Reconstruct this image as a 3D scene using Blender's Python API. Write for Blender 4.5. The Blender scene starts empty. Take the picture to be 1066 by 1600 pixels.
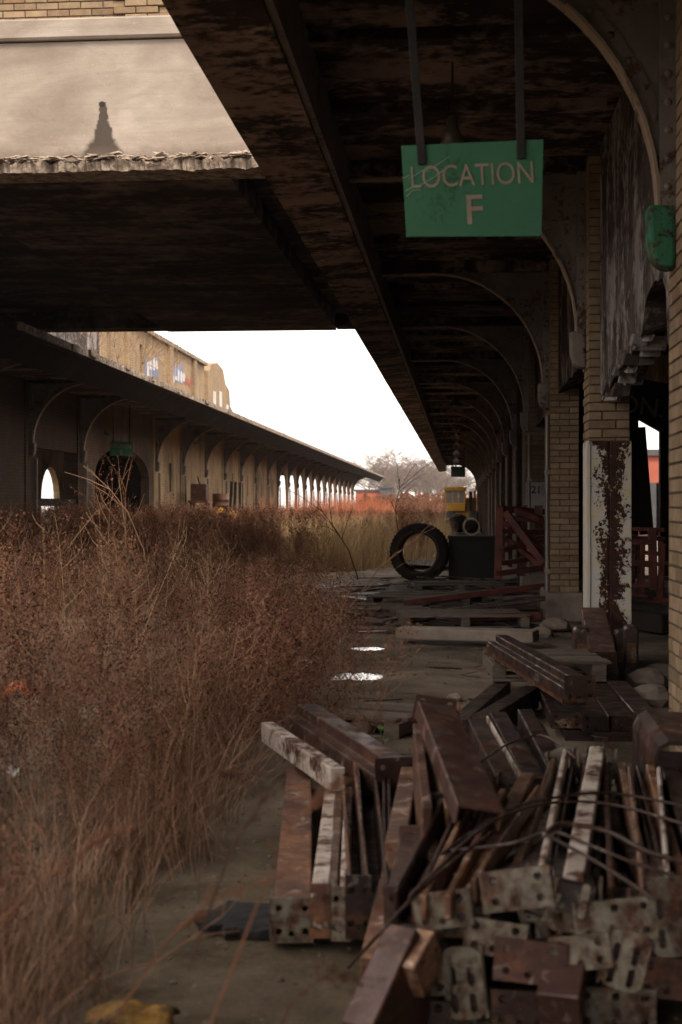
import bpy, bmesh, math, random
from mathutils import Vector, Matrix, noise
R = random.Random(7)
SC = bpy.context.scene
COL = SC.collection
rad = math.radians
# ------------------------------------------------------------------ camera
H, F, YAW = 1.22, 2222.0, rad(4.81)
cd = bpy.data.cameras.new('camera'); cam = bpy.data.objects.new('camera', cd); COL.objects.link(cam)
cam.location = (0, 0, H); cam.rotation_euler = (rad(90 - .13), 0, YAW)
cd.sensor_fit = 'VERTICAL'; cd.sensor_height = 36; cd.lens = 36 * F / 1600
cd.clip_start = .05; cd.clip_end = 4000
cd.dof.use_dof = True; cd.dof.focus_distance = 13.0; cd.dof.aperture_fstop = 4.0
SC.camera = cam
# ------------------------------------------------------------------ light
SUN_EL, SUN_AZ = rad(46), rad(148)          # azimuth clockwise from +Y
w = bpy.data.worlds.new('World'); SC.world = w; w.use_nodes = True
nt = w.node_tree; bg = nt.nodes['Background']
sky = nt.nodes.new('ShaderNodeTexSky'); sky.sky_type = 'NISHITA'; sky.sun_disc = False
sky.sun_elevation = SUN_EL; sky.sun_rotation = SUN_AZ; sky.air_density = 1; sky.dust_density = 2; sky.ozone_density = 1
bw = nt.nodes.new('ShaderNodeRGBToBW'); nt.links.new(sky.outputs[0], bw.inputs[0])
tint = nt.nodes.new('ShaderNodeMix'); tint.data_type = 'RGBA'; tint.blend_type = 'MULTIPLY'; tint.inputs[0].default_value = 1
cloud = nt.nodes.new('ShaderNodeMix'); cloud.data_type = 'FLOAT'; cloud.inputs[0].default_value = .8; cloud.inputs[3].default_value = 10.0   # even cloud veil
nt.links.new(bw.outputs[0], cloud.inputs[2]); nt.links.new(cloud.outputs[0], tint.inputs[6]); tint.inputs[7].default_value = (1.0, .925, .86, 1)   # thin bright overcast: no blue
nt.links.new(tint.outputs[2], bg.inputs[0]); bg.inputs[1].default_value = .12
sl = bpy.data.lights.new('sun', 'SUN'); sl.energy = 1.5; sl.angle = rad(12); sl.color = (1, .86, .7)
so = bpy.data.objects.new('sun', sl); COL.objects.link(so); so.location = (20, -30, 40)
sdir = Vector((math.sin(SUN_AZ) * math.cos(SUN_EL), math.cos(SUN_AZ) * math.cos(SUN_EL), math.sin(SUN_EL)))
so.rotation_euler = sdir.to_track_quat('Z', 'Y').to_euler()
vs = SC.view_settings; vs.view_transform = 'Standard'; vs.look = 'None'; vs.exposure = 1.1; vs.gamma = 1; vs.use_curve_mapping = False
SC.render.engine = 'CYCLES'; SC.cycles.use_denoising = True; SC.cycles.max_bounces = 5; SC.cycles.diffuse_bounces = 3
SC.cycles.transparent_max_bounces = 8; SC.cycles.volume_bounces = 0; SC.cycles.sample_clamp_indirect = 4

# ------------------------------------------------------------------ pixel helpers (photo pixels, 1066 x 1600)
_c, _s = math.cos(YAW), math.sin(YAW)
def pdir(x, y):
    r = (x - 533) / F
    return Vector((r * _c - _s, r * _s + _c, -(y - 795) / F))
def atY(x, y, Y): d = pdir(x, y); return Vector((0, 0, H)) + d * (Y / d.y)
def atZ(x, y, z): d = pdir(x, y); return Vector((0, 0, H)) + d * ((z - H) / d.z)

# ------------------------------------------------------------------ materials
def nn(t, k, **kw):
    n = t.nodes.new(k)
    for a, b in kw.items(): setattr(n, a, b)
    return n
def ramp(t, fac, stops, interp='LINEAR'):
    r = nn(t, 'ShaderNodeValToRGB'); r.color_ramp.interpolation = interp
    e = r.color_ramp.elements
    while len(e) < len(stops): e.new(.5)
    for i, (p, c) in enumerate(stops):
        e[i].position = p; e[i].color = (c, c, c, 1) if isinstance(c, (int, float)) else (*c, 1)
    t.links.new(fac, r.inputs[0]); return r.outputs[0]
def mix(t, fac, a, b, mode='MIX'):
    m = nn(t, 'ShaderNodeMix', data_type='RGBA', blend_type=mode)
    for i, v in ((0, fac), (6, a), (7, b)):
        if isinstance(v, (int, float)): m.inputs[i].default_value = v if i == 0 else (v, v, v, 1)
        elif isinstance(v, tuple): m.inputs[i].default_value = (*v, 1)
        else: t.links.new(v, m.inputs[i])
    return m.outputs[2]
def noi(t, vec, scale, detail=6, rough=.6, dist=0, sc=None):
    n = nn(t, 'ShaderNodeTexNoise'); n.inputs['Scale'].default_value = scale; n.inputs['Detail'].default_value = detail
    n.inputs['Roughness'].default_value = rough; n.inputs['Distortion'].default_value = dist
    if sc:
        mp = nn(t, 'ShaderNodeMapping'); mp.inputs['Scale'].default_value = sc; t.links.new(vec, mp.inputs[0]); vec = mp.outputs[0]
    t.links.new(vec, n.inputs['Vector']); return n.outputs[0]
def base(name, rough=.85, metal=0, spec=.12):
    m = bpy.data.materials.new(name); m.use_nodes = True; t = m.node_tree; b = t.nodes['Principled BSDF']
    b.inputs['Roughness'].default_value = rough; b.inputs['Metallic'].default_value = metal
    b.inputs['Specular IOR Level'].default_value = spec
    tc = nn(t, 'ShaderNodeTexCoord'); oi = nn(t, 'ShaderNodeObjectInfo')
    ad = nn(t, 'ShaderNodeVectorMath', operation='ADD'); t.links.new(tc.outputs['Object'], ad.inputs[0])
    cx = nn(t, 'ShaderNodeCombineXYZ'); ml = nn(t, 'ShaderNodeMath', operation='MULTIPLY'); ml.inputs[1].default_value = 37
    t.links.new(oi.outputs['Random'], ml.inputs[0]); t.links.new(ml.outputs[0], cx.inputs[0]); t.links.new(ml.outputs[0], cx.inputs[2])
    t.links.new(cx.outputs[0], ad.inputs[1])
    return m, t, b, ad.outputs[0], oi.outputs['Random'], tc.outputs['Object']
def bump(t, b, h, strength=.4, dist=.02):
    bp = nn(t, 'ShaderNodeBump'); bp.inputs['Strength'].default_value = strength; bp.inputs['Distance'].default_value = dist
    t.links.new(h, bp.inputs['Height']); t.links.new(bp.outputs[0], b.inputs['Normal'])
def rnd_mul(t, col, rnd, lo, hi):
    mr = nn(t, 'ShaderNodeMapRange'); mr.inputs[3].default_value = lo; mr.inputs[4].default_value = hi; t.links.new(rnd, mr.inputs[0])
    return mix(t, 1, col, mr.outputs[0], 'MULTIPLY')
def simple(name, stops, scale=6, rough=.85, metal=0, bs=.3, bd=.01, sc=None, var=None, detail=8, spec=.3, dist=0):
    m, t, b, v, rnd, o = base(name, rough, metal, spec)
    n = noi(t, v, scale, detail, .65, dist, sc); c = ramp(t, n, stops)
    if var: c = rnd_mul(t, c, rnd, *var)
    t.links.new(c, b.inputs['Base Color'])
    if bs: bump(t, b, noi(t, v, scale * 3, 6, .6, 0, sc), bs, bd)
    return m
def peel(name, under, paint, lo, hi, scale=4, sc=None, rough=.75, var=None, metal=0, fine=9, spec=.15):
    """paint flaking off what lies under it"""
    m, t, b, v, rnd, o = base(name, rough, metal, spec)
    u = ramp(t, noi(t, v, scale * 2.2, 8), under); p = ramp(t, noi(t, v, scale * 1.3, 6), paint)
    k = mix(t, .35, noi(t, v, scale, 8, .62, .4, sc), noi(t, v, scale * fine, 4, .6))
    k = ramp(t, k, [(lo, 0), (hi, 1)])
    c = mix(t, k, u, p)
    if var: c = rnd_mul(t, c, rnd, *var)
    t.links.new(c, b.inputs['Base Color']); bump(t, b, mix(t, .5, k, noi(t, v, scale * 12, 5)), .5, .006)
    return m
RUST = [(.25, (.028, .014, .011)), (.48, (.075, .032, .022)), (.62, (.14, .058, .032)), (.78, (.26, .12, .055))]
MT = {}
def concrete_face():
    m, t, b, v, rnd, o = base('weathered_concrete', .92)
    c = ramp(t, noi(t, v, 1.3, 10, .62), [(.3, (.27, .225, .187)), (.5, (.36, .305, .258)), (.7, (.44, .38, .325))])
    c = mix(t, ramp(t, noi(t, v, .7, 8, .7, .6, (1, 1, 3)), [(.40, 0), (.62, .7)]), c, (.22, .175, .14))
    c = mix(t, ramp(t, noi(t, v, 55, 3, .6), [(.66, 0), (.72, .7)]), c, (.14, .11, .085))
    c = mix(t, ramp(t, noi(t, v, 38, 3, .6), [(.68, 0), (.74, .6)]), c, (.6, .54, .48))
    c = mix(t, ramp(t, noi(t, v, 3, 8, .7, 0, (.15, 1, 9)), [(.52, 0), (.7, .35)]), c, (.22, .18, .145))
    # wet drain streak under a hole, its own shape on the wall
    sx = nn(t, 'ShaderNodeSeparateXYZ'); t.links.new(o, sx.inputs[0])
    hole = atY(160, 163, 12.95); foot = atY(160, 256, 12.95)
    def mth(op, a, bb):
        n = nn(t, 'ShaderNodeMath', operation=op)
        for i, q in enumerate((a, bb)):
            if isinstance(q, (int, float)): n.inputs[i].default_value = q
            else: t.links.new(q, n.inputs[i])
        return n.outputs[0]
    dn = mth('DIVIDE', mth('SUBTRACT', hole.z, sx.outputs[2]), hole.z - foot.z)      # 0 at hole, 1 at foot
    wob = mth('MULTIPLY', mth('SUBTRACT', noi(t, v, 14, 6), .5), .10)
    dx = mth('ADD', mth('ABSOLUTE', mth('SUBTRACT', sx.outputs[0], hole.x + .01), 0), wob)
    wid = mth('ADD', .035, mth('MULTIPLY', mth('POWER', mth('MAXIMUM', dn, 0), 2.2), .27))
    k = mth('MULTIPLY', mth('GREATER_THAN', dn, -.03), ramp(t, mth('DIVIDE', dx, wid), [(.75, 1), (1, 0)]))
    c = mix(t, mth('MULTIPLY', k, .92), c, (.055, .042, .035))
    # damp band along the foot of the face
    low = ramp(t, mth('ADD', dn, mth('MULTIPLY', wob, 2.5)), [(.70, 0), (.96, .9)])
    c = mix(t, low, c, (.13, .1, .08))
    t.links.new(c, b.inputs['Base Color']); bump(t, b, noi(t, v, 30, 8, .7), .35, .01)
    return m
MT['concrete'] = concrete_face()
MT['concrete2'] = simple('pale_concrete', [(.3, (.16, .125, .1)), (.5, (.25, .2, .16)), (.7, (.36, .3, .25))], 3, .95, bs=.5, var=(.8, 1.1))
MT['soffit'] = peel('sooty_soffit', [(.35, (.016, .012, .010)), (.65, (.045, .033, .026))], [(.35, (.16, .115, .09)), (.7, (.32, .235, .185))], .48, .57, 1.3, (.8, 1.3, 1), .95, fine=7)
MT['edge'] = peel('edge_soffit', [(.35, (.02, .015, .012)), (.65, (.055, .038, .03))], [(.35, (.2, .14, .11)), (.7, (.36, .265, .21))], .46, .55, 1.6, (.8, 1.35, 1), .95, fine=7)
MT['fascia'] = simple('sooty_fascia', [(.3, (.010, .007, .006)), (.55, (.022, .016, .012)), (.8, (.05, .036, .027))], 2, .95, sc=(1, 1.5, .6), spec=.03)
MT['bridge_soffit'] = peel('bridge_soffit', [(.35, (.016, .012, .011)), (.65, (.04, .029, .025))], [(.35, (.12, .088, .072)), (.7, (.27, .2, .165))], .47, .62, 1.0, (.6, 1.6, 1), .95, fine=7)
MT['steel'] = peel('riveted_steel', [(.35, (.035, .02, .016)), (.65, (.12, .055, .035))], [(.35, (.135, .115, .1)), (.7, (.21, .18, .155))], .40, .46, 3, None, .6)
MT['flange'] = peel('flange_paint', [(.35, (.05, .028, .02)), (.65, (.16, .085, .05))], [(.35, (.26, .19, .14)), (.7, (.36, .27, .2))], .38, .46, 5, None, .6)
MT['green_boot'] = peel('green_boot', [(.35, (.04, .022, .016)), (.65, (.11, .05, .03))], [(.3, (.03, .13, .07)), (.7, (.06, .22, .12))], .44, .50, 7, None, .6)
MT['plaster'] = peel('stained_plaster', [(.35, (.03, .024, .022)), (.65, (.10, .078, .066))], [(.3, (.16, .135, .125)), (.7, (.40, .365, .35))], .48, .56, 2.0, (1.3, 1.3, .6), .95, fine=6)
def brick_mat(name, stops, var):
    m, t, b, v, rnd, o = base(name, .9)
    c = ramp(t, rnd, stops); c = mix(t, ramp(t, noi(t, v, 9, 8, .7), [(.35, .0), (.75, .65)]), c, (.07, .05, .038))
    t.links.new(c, b.inputs['Base Color']); bump(t, b, noi(t, v, 40, 6), .4, .006); return m
MT['brick'] = brick_mat('tan_brick', [(0, (.20, .14, .085)), (.3, (.33, .24, .15)), (.6, (.27, .185, .115)), (.85, (.36, .26, .165)), (1, (.24, .14, .08))], None)
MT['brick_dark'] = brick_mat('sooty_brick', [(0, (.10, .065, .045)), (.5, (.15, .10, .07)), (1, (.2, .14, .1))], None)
MT['mortar'] = simple('mortar', [(.3, (.05, .037, .028)), (.7, (.11, .082, .062))], 20, .95)
def brick_tex(name, c1, c2, mo, soot=.5):
    m, t, b, v, rnd, o = base(name, .93)
    sp = nn(t, 'ShaderNodeSeparateXYZ'); t.links.new(o, sp.inputs[0])
    ad = nn(t, 'ShaderNodeMath', operation='ADD'); t.links.new(sp.outputs[0], ad.inputs[0]); t.links.new(sp.outputs[1], ad.inputs[1])
    cb = nn(t, 'ShaderNodeCombineXYZ'); t.links.new(ad.outputs[0], cb.inputs[0]); t.links.new(sp.outputs[2], cb.inputs[1])
    br = nn(t, 'ShaderNodeTexBrick'); t.links.new(cb.outputs[0], br.inputs[0])
    br.inputs['Color1'].default_value = (*c1, 1); br.inputs['Color2'].default_value = (*c2, 1); br.inputs['Mortar'].default_value = (*mo, 1)
    br.inputs['Scale'].default_value = 1; br.inputs['Brick Width'].default_value = .213; br.inputs['Row Height'].default_value = .068; br.inputs['Mortar Size'].default_value = .008
    c = mix(t, ramp(t, noi(t, o, .7, 9, .68, .5, (1, 1, .45)), [(.42, 0), (.68, soot)]), br.outputs[0], (.045, .032, .026))
    c = mix(t, ramp(t, noi(t, o, 2.3, 6, .6, 0, (1, 1, .2)), [(.52, 0), (.7, .5)]), c, tuple(min(1, q * 1.25) for q in c1))
    t.links.new(c, b.inputs['Base Color']); bump(t, b, br.outputs[1], -.4, .01); return m
MT['wall_brick'] = brick_tex('far_brick', (.52, .355, .20), (.43, .29, .165), (.34, .25, .165), .92)  # soot blotches strengthened, partly to put canopy shade into the colour
MT['upper_brick'] = brick_tex('upper_brick', (.42, .30, .18), (.33, .23, .14), (.24, .18, .13), .4)
MT['dark_brick2'] = brick_tex('dark_arch_brick', (.17, .115, .075), (.13, .088, .06), (.09, .068, .052), .85)  # mid-dark brick for the arched bay
MT['dark_brick'] = brick_tex('dark_brick_wall', (.085, .055, .036), (.062, .04, .028), (.042, .03, .022), .85)  # shared dark brick; on the near left walls it stands in for shade
def rusty(name, dark, mid, org, k0, k1, pale=.0, rough=.5):
    """mill scale, blotches of brighter rust and pale scrapes"""
    m, t, b, v, rnd, o = base(name, rough, .25, .5)
    c = ramp(t, noi(t, v, 7, 9, .7), [(.3, dark), (.62, mid)])
    c = mix(t, ramp(t, mix(t, .4, noi(t, v, 2.6, 7, .65, .5), noi(t, v, 30, 5, .7)), [(k0, 0), (k1, 1)]), c, org)
    c = mix(t, ramp(t, noi(t, v, 9, 9, .75, 1.2), [(.57, 0), (.64, pale)]), c, (.42, .34, .28))
    c = mix(t, ramp(t, noi(t, v, 5, 6, .7), [(.58, 0), (.75, .55)]), c, tuple(q * .45 for q in dark))
    c = rnd_mul(t, c, rnd, .7, 1.3); t.links.new(c, b.inputs['Base Color'])
    t.links.new(ramp(t, noi(t, v, 9, 6), [(.35, rough - .12), (.65, rough + .25)]), b.inputs['Roughness'])
    bump(t, b, mix(t, .5, noi(t, v, 60, 5), noi(t, v, 12, 6)), .35, .006); return m
MT['rust'] = rusty('rusty_steel', (.045, .02, .014), (.12, .05, .03), (.25, .11, .05), .48, .62, .8)
MT['rust_dark'] = rusty('dark_rusty_steel', (.012, .007, .006), (.042, .020, .015), (.14, .058, .032), .52, .64, .4, .4)
MT['rust_purple'] = rusty('purple_brown_steel', (.045, .022, .018), (.09, .043, .034), (.20, .085, .046), .51, .64, .5, .42)
MT['rust_orange'] = rusty('orange_rusty_steel', (.055, .026, .018), (.15, .068, .040), (.30, .17, .10), .49, .60, 1.0, .38)
MT['rust_pale'] = peel('paint_worn_steel', RUST, [(.3, (.40, .31, .25)), (.7, (.62, .55, .49))], .43, .52, 8, None, .42, (.85, 1.1), .1, 5)
MT['plate'] = peel('worn_pale_plate', RUST, [(.3, (.14, .12, .085)), (.7, (.34, .31, .25))], .40, .58, 14, (1.2, .6, .8), .5, (.6, 1.15), .1, 3)
MT['guard'] = peel('white_paint_over_rust', [(.3, (.03, .014, .012)), (.6, (.085, .032, .022)), (.8, (.17, .07, .035))], [(.3, (.42, .38, .31)), (.7, (.60, .57, .53))], .455, .475, 3.2, (1.7, 1.7, .7), .6, None, 0, 6)
def guard_mat():
    m, t, b, v, rnd, o = base('white_paint_over_rust', .6)
    def mth(op, a, bb):
        n = nn(t, 'ShaderNodeMath', operation=op)
        for i, q in enumerate((a, bb)):
            if isinstance(q, (int, float)): n.inputs[i].default_value = q
            else: t.links.new(q, n.inputs[i])
        return n.outputs[0]
    sx = nn(t, 'ShaderNodeSeparateXYZ'); t.links.new(o, sx.inputs[0])
    n1 = mix(t, .45, noi(t, o, 7, 8, .7, .6, (1.3, 1.3, .7)), noi(t, o, 45, 5, .65))
    d = mth('ABSOLUTE', mth('SUBTRACT', sx.outputs[0], .985 + .178), 0)
    top = mth('MULTIPLY', mth('MAXIMUM', mth('SUBTRACT', sx.outputs[2], 1.67), 0), 4.5)
    k = mth('ADD', mth('SUBTRACT', mth('MULTIPLY', d, 3.3), top), mth('MULTIPLY', mth('SUBTRACT', n1, .5), 2.6))
    low = mth('MULTIPLY', mth('MAXIMUM', mth('SUBTRACT', .42, sx.outputs[2]), 0), 1.6)
    k = ramp(t, mth('SUBTRACT', k, low), [(.25, 0), (.29, 1)])
    halo = ramp(t, noi(t, o, 9, 6, .6), [(.4, (.52, .50, .47)), (.62, (.55, .47, .33)), (.75, (.36, .26, .15))])
    c = mix(t, k, ramp(t, noi(t, o, 14, 6), [(.3, (.022, .012, .010)), (.6, (.06, .026, .018)), (.8, (.13, .055, .03))]), halo)
    t.links.new(c, b.inputs['Base Color']); bump(t, b, mix(t, .4, k, noi(t, o, 50, 5)), .6, .005); return m
MT['guard'] = guard_mat()
MT['wood'] = simple('grey_weathered_wood', [(.3, (.075, .056, .044)), (.55, (.145, .112, .09)), (.8, (.24, .19, .155))], 5, .9, bs=.5, bd=.005, sc=(1.5, 8, 8), var=(.6, 1.2))
MT['rubber'] = simple('tyre_rubber', [(.3, (.012, .010, .009)), (.7, (.035, .028, .024))], 8, .75, bs=.3)
MT['mat'] = simple('torn_rubber', [(.3, (.008, .008, .009)), (.7, (.03, .027, .026))], 14, .85, bs=.8, bd=.02)
MT['black'] = simple('black_steel', [(.3, (.010, .0095, .0095)), (.7, (.026, .023, .022))], 4, .6, bs=.2)
MT['bead'] = simple('rusty_bead', [(.3, (.04, .018, .012)), (.7, (.1, .04, .022))], 9, .7)
MT['red'] = simple('red_oxide_paint', [(.3, (.035, .012, .010)), (.55, (.10, .026, .019)), (.8, (.17, .05, .034))], 6, .65, bs=.3, var=(.7, 1.2))
MT['yellow'] = simple('yellow_paint', [(.3, (.38, .19, .02)), (.55, (.56, .30, .035)), (.8, (.62, .36, .06))], 5, .5, bs=.1)
MT['dark_glass'] = simple('dusty_glass', [(.3, (.12, .13, .13)), (.7, (.22, .23, .22))], 3, .15, bs=0, spec=.6)
MT['sign_green'] = peel('green_sign_paint', [(.3, (.03, .06, .04)), (.7, (.05, .10, .06))], [(.3, (.050, .165, .088)), (.7, (.066, .205, .115))], .30, .40, 3, (1, 1, .5), .55, fine=14)
MT['letter'] = peel('worn_letter_paint', [(.3, (.055, .16, .10)), (.7, (.07, .17, .1))], [(.3, (.30, .23, .175)), (.7, (.42, .33, .26))], .35, .42, 9, None, .7)
MT['shaded_green'] = simple('shaded_green', [(.3, (.02, .04, .03)), (.7, (.03, .055, .04))], 5, .8)  # sign green with the canopy's shade put into the colour
MT['strap'] = simple('dark_strap', [(.3, (.02, .017, .017)), (.7, (.05, .042, .04))], 8, .6, metal=.2)
MT['chip'] = simple('scratch_white', [(.3, (.45, .5, .44)), (.7, (.6, .6, .55))], 20, .8, bs=0)
MT['letter_dark'] = simple('faded_letter', [(.3, (.5, .42, .38)), (.7, (.7, .6, .55))], 20, .9, bs=0)
MT['stencil'] = simple('stencil_black', [(.3, (.015, .013, .012)), (.7, (.05, .042, .038))], 20, .8, bs=0)
MT['white_sheet'] = peel('dirty_white_board', [(.3, (.06, .05, .045)), (.7, (.12, .1, .09))], [(.3, (.26, .235, .22)), (.7, (.36, .33, .31))], .36, .48, 4, None, .8)
MT['pipe'] = simple('galvanised_pipe', [(.3, (.10, .085, .075)), (.6, (.22, .19, .17)), (.8, (.36, .32, .29))], 4, .45, .4, .1, sc=(1, 1, .4))
MT['interior'] = simple('dark_interior', [(.3, (.012, .009, .008)), (.7, (.03, .022, .018))], 2, .95)  # even near-black tone, mostly for parts indoors
MT['graf_blue'] = peel('blue_spray', [(.3, (.40, .36, .34)), (.7, (.5, .46, .44))], [(.3, (.10, .16, .36)), (.7, (.2, .27, .48))], .42, .55, 3, (1, 1, .3), .9)
MT['graf_white'] = peel('white_spray', [(.3, (.34, .27, .2)), (.7, (.45, .38, .3))], [(.3, (.6, .58, .58)), (.7, (.7, .68, .68))], .38, .5, 5, (1, 1, .3), .9)
MT['graf_red'] = peel('red_spray', [(.3, (.32, .2, .14)), (.7, (.38, .26, .18))], [(.3, (.42, .06, .05)), (.7, (.5, .1, .08))], .36, .5, 4, (1, 1, .3), .9)
MT['crust'] = simple('crumbling_roof_edge', [(.3, (.06, .045, .035)), (.45, (.2, .15, .115)), (.58, (.4, .32, .25)), (.72, (.58, .49, .4))], 9, .95, bs=.8, bd=.03)
MT['bark'] = simple('grey_brown_bark', [(.3, (.09, .06, .045)), (.7, (.19, .135, .105))], 8, .95, bs=0)
MT['twig'] = simple('pale_bare_twigs', [(.3, (.22, .135, .08)), (.7, (.36, .24, .15))], 8, .95, bs=0)
def weed_mat(name, a, b_, tr=.0):
    m, t, b, v, rnd, o = base(name, .95, 0, .1)
    c = ramp(t, rnd, [(0, a), (1, b_)]); c = mix(t, ramp(t, noi(t, v, 14, 3), [(.35, 0), (.7, .6)]), c, tuple(q * .55 for q in a))
    t.links.new(c, b.inputs['Base Color']); return m
MT['weed_stem'] = weed_mat('dead_stem', (.24, .130, .082), (.42, .265, .178))
MT['weed_brown'] = weed_mat('brown_seed_heads', (.185, .080, .048), (.31, .150, .092))
MT['weed_dark'] = weed_mat('dark_seed_heads', (.075, .038, .026), (.14, .068, .045))
MT['straw'] = weed_mat('straw_grass', (.42, .29, .15), (.60, .43, .24))
MT['red_stem'] = weed_mat('red_osier', (.46, .125, .065), (.58, .26, .14))
MT['leaf'] = simple('green_leaf', [(.3, (.04, .09, .02)), (.7, (.09, .17, .04))], 9, .6, bs=0)
MT['white'] = simple('white_plastic', [(.3, (.5, .48, .45)), (.7, (.7, .68, .64))], 5, .6, bs=0)
MT['old_yellow'] = peel('scuffed_yellow', [(.3, (.06, .04, .02)), (.7, (.12, .08, .04))], [(.3, (.26, .13, .03)), (.7, (.36, .2, .05))], .42, .55, 9)
MT['orange'] = simple('orange_plastic', [(.3, (.5, .10, .03)), (.7, (.65, .16, .05))], 5, .6, bs=0)
MT['far_red'] = simple('far_red_wall', [(.3, (.34, .09, .06)), (.7, (.42, .13, .09))], 1, .9, bs=0)
MT['far_dark'] = simple('far_dark_steel', [(.3, (.05, .05, .055)), (.7, (.09, .09, .095))], 1, .8, bs=0)
MT['pale_road'] = simple('pale_concrete_road', [(.3, (.4, .37, .35)), (.7, (.52, .49, .47))], 1, .9, bs=0)
def ground_mat():
    m, t, b, v, rnd, o = base('dirt_over_concrete', .9)
    c = ramp(t, noi(t, o, .9, 10, .65, .4), [(.3, (.085, .064, .047)), (.45, (.15, .115, .085)), (.56, (.22, .172, .13)), (.72, (.32, .255, .2))])
    moss = ramp(t, noi(t, o, .6, 7, .6, .3), [(.5, 0), (.64, .7)])
    sy_ = nn(t, 'ShaderNodeSeparateXYZ'); t.links.new(o, sy_.inputs[0]); yr = nn(t, 'ShaderNodeMapRange'); yr.inputs[1].default_value = 9; yr.inputs[2].default_value = 4.5; t.links.new(sy_.outputs[1], yr.inputs[0])
    moss = mix(t, 1, moss, mix(t, 1, yr.outputs[0], ramp(t, noi(t, o, 2.5, 7, .65), [(.3, .35), (.6, 1)]), 'MULTIPLY'), 'LIGHTEN')
    c = mix(t, moss, c, ramp(t, noi(t, o, 9, 8, .7), [(.3, (.046, .034, .020)), (.7, (.108, .082, .050))]))
    c = mix(t, ramp(t, noi(t, o, 60, 4, .7), [(.6, 0), (.68, .6)]), c, (.24, .2, .165))
    c = mix(t, ramp(t, noi(t, o, 34, 4, .7), [(.60, 0), (.68, .7)]), c, (.03, .023, .018))
    wet = ramp(t, noi(t, o, .55, 5, .55, .3, (1, .45, 1)), [(.5, 0), (.58, 1)])
    c = mix(t, wet, c, mix(t, 1, c, .5, 'MULTIPLY'))
    t.links.new(c, b.inputs['Base Color']); t.links.new(ramp(t, wet, [(0, .97), (1, .55)]), b.inputs['Roughness'])
    bump(t, b, mix(t, .5, noi(t, o, 25, 8, .7), noi(t, o, 5, 6)), .7, .03); return m
MT['ground'] = ground_mat()
mw, t, b, v, rnd, o = base('puddle_water', .02); b.inputs['Base Color'].default_value = (.02, .016, .012, 1); b.inputs['Specular IOR Level'].default_value = .5
bump(t, b, noi(t, o, 14, 3), .05, .01); MT['water'] = mw

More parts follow.
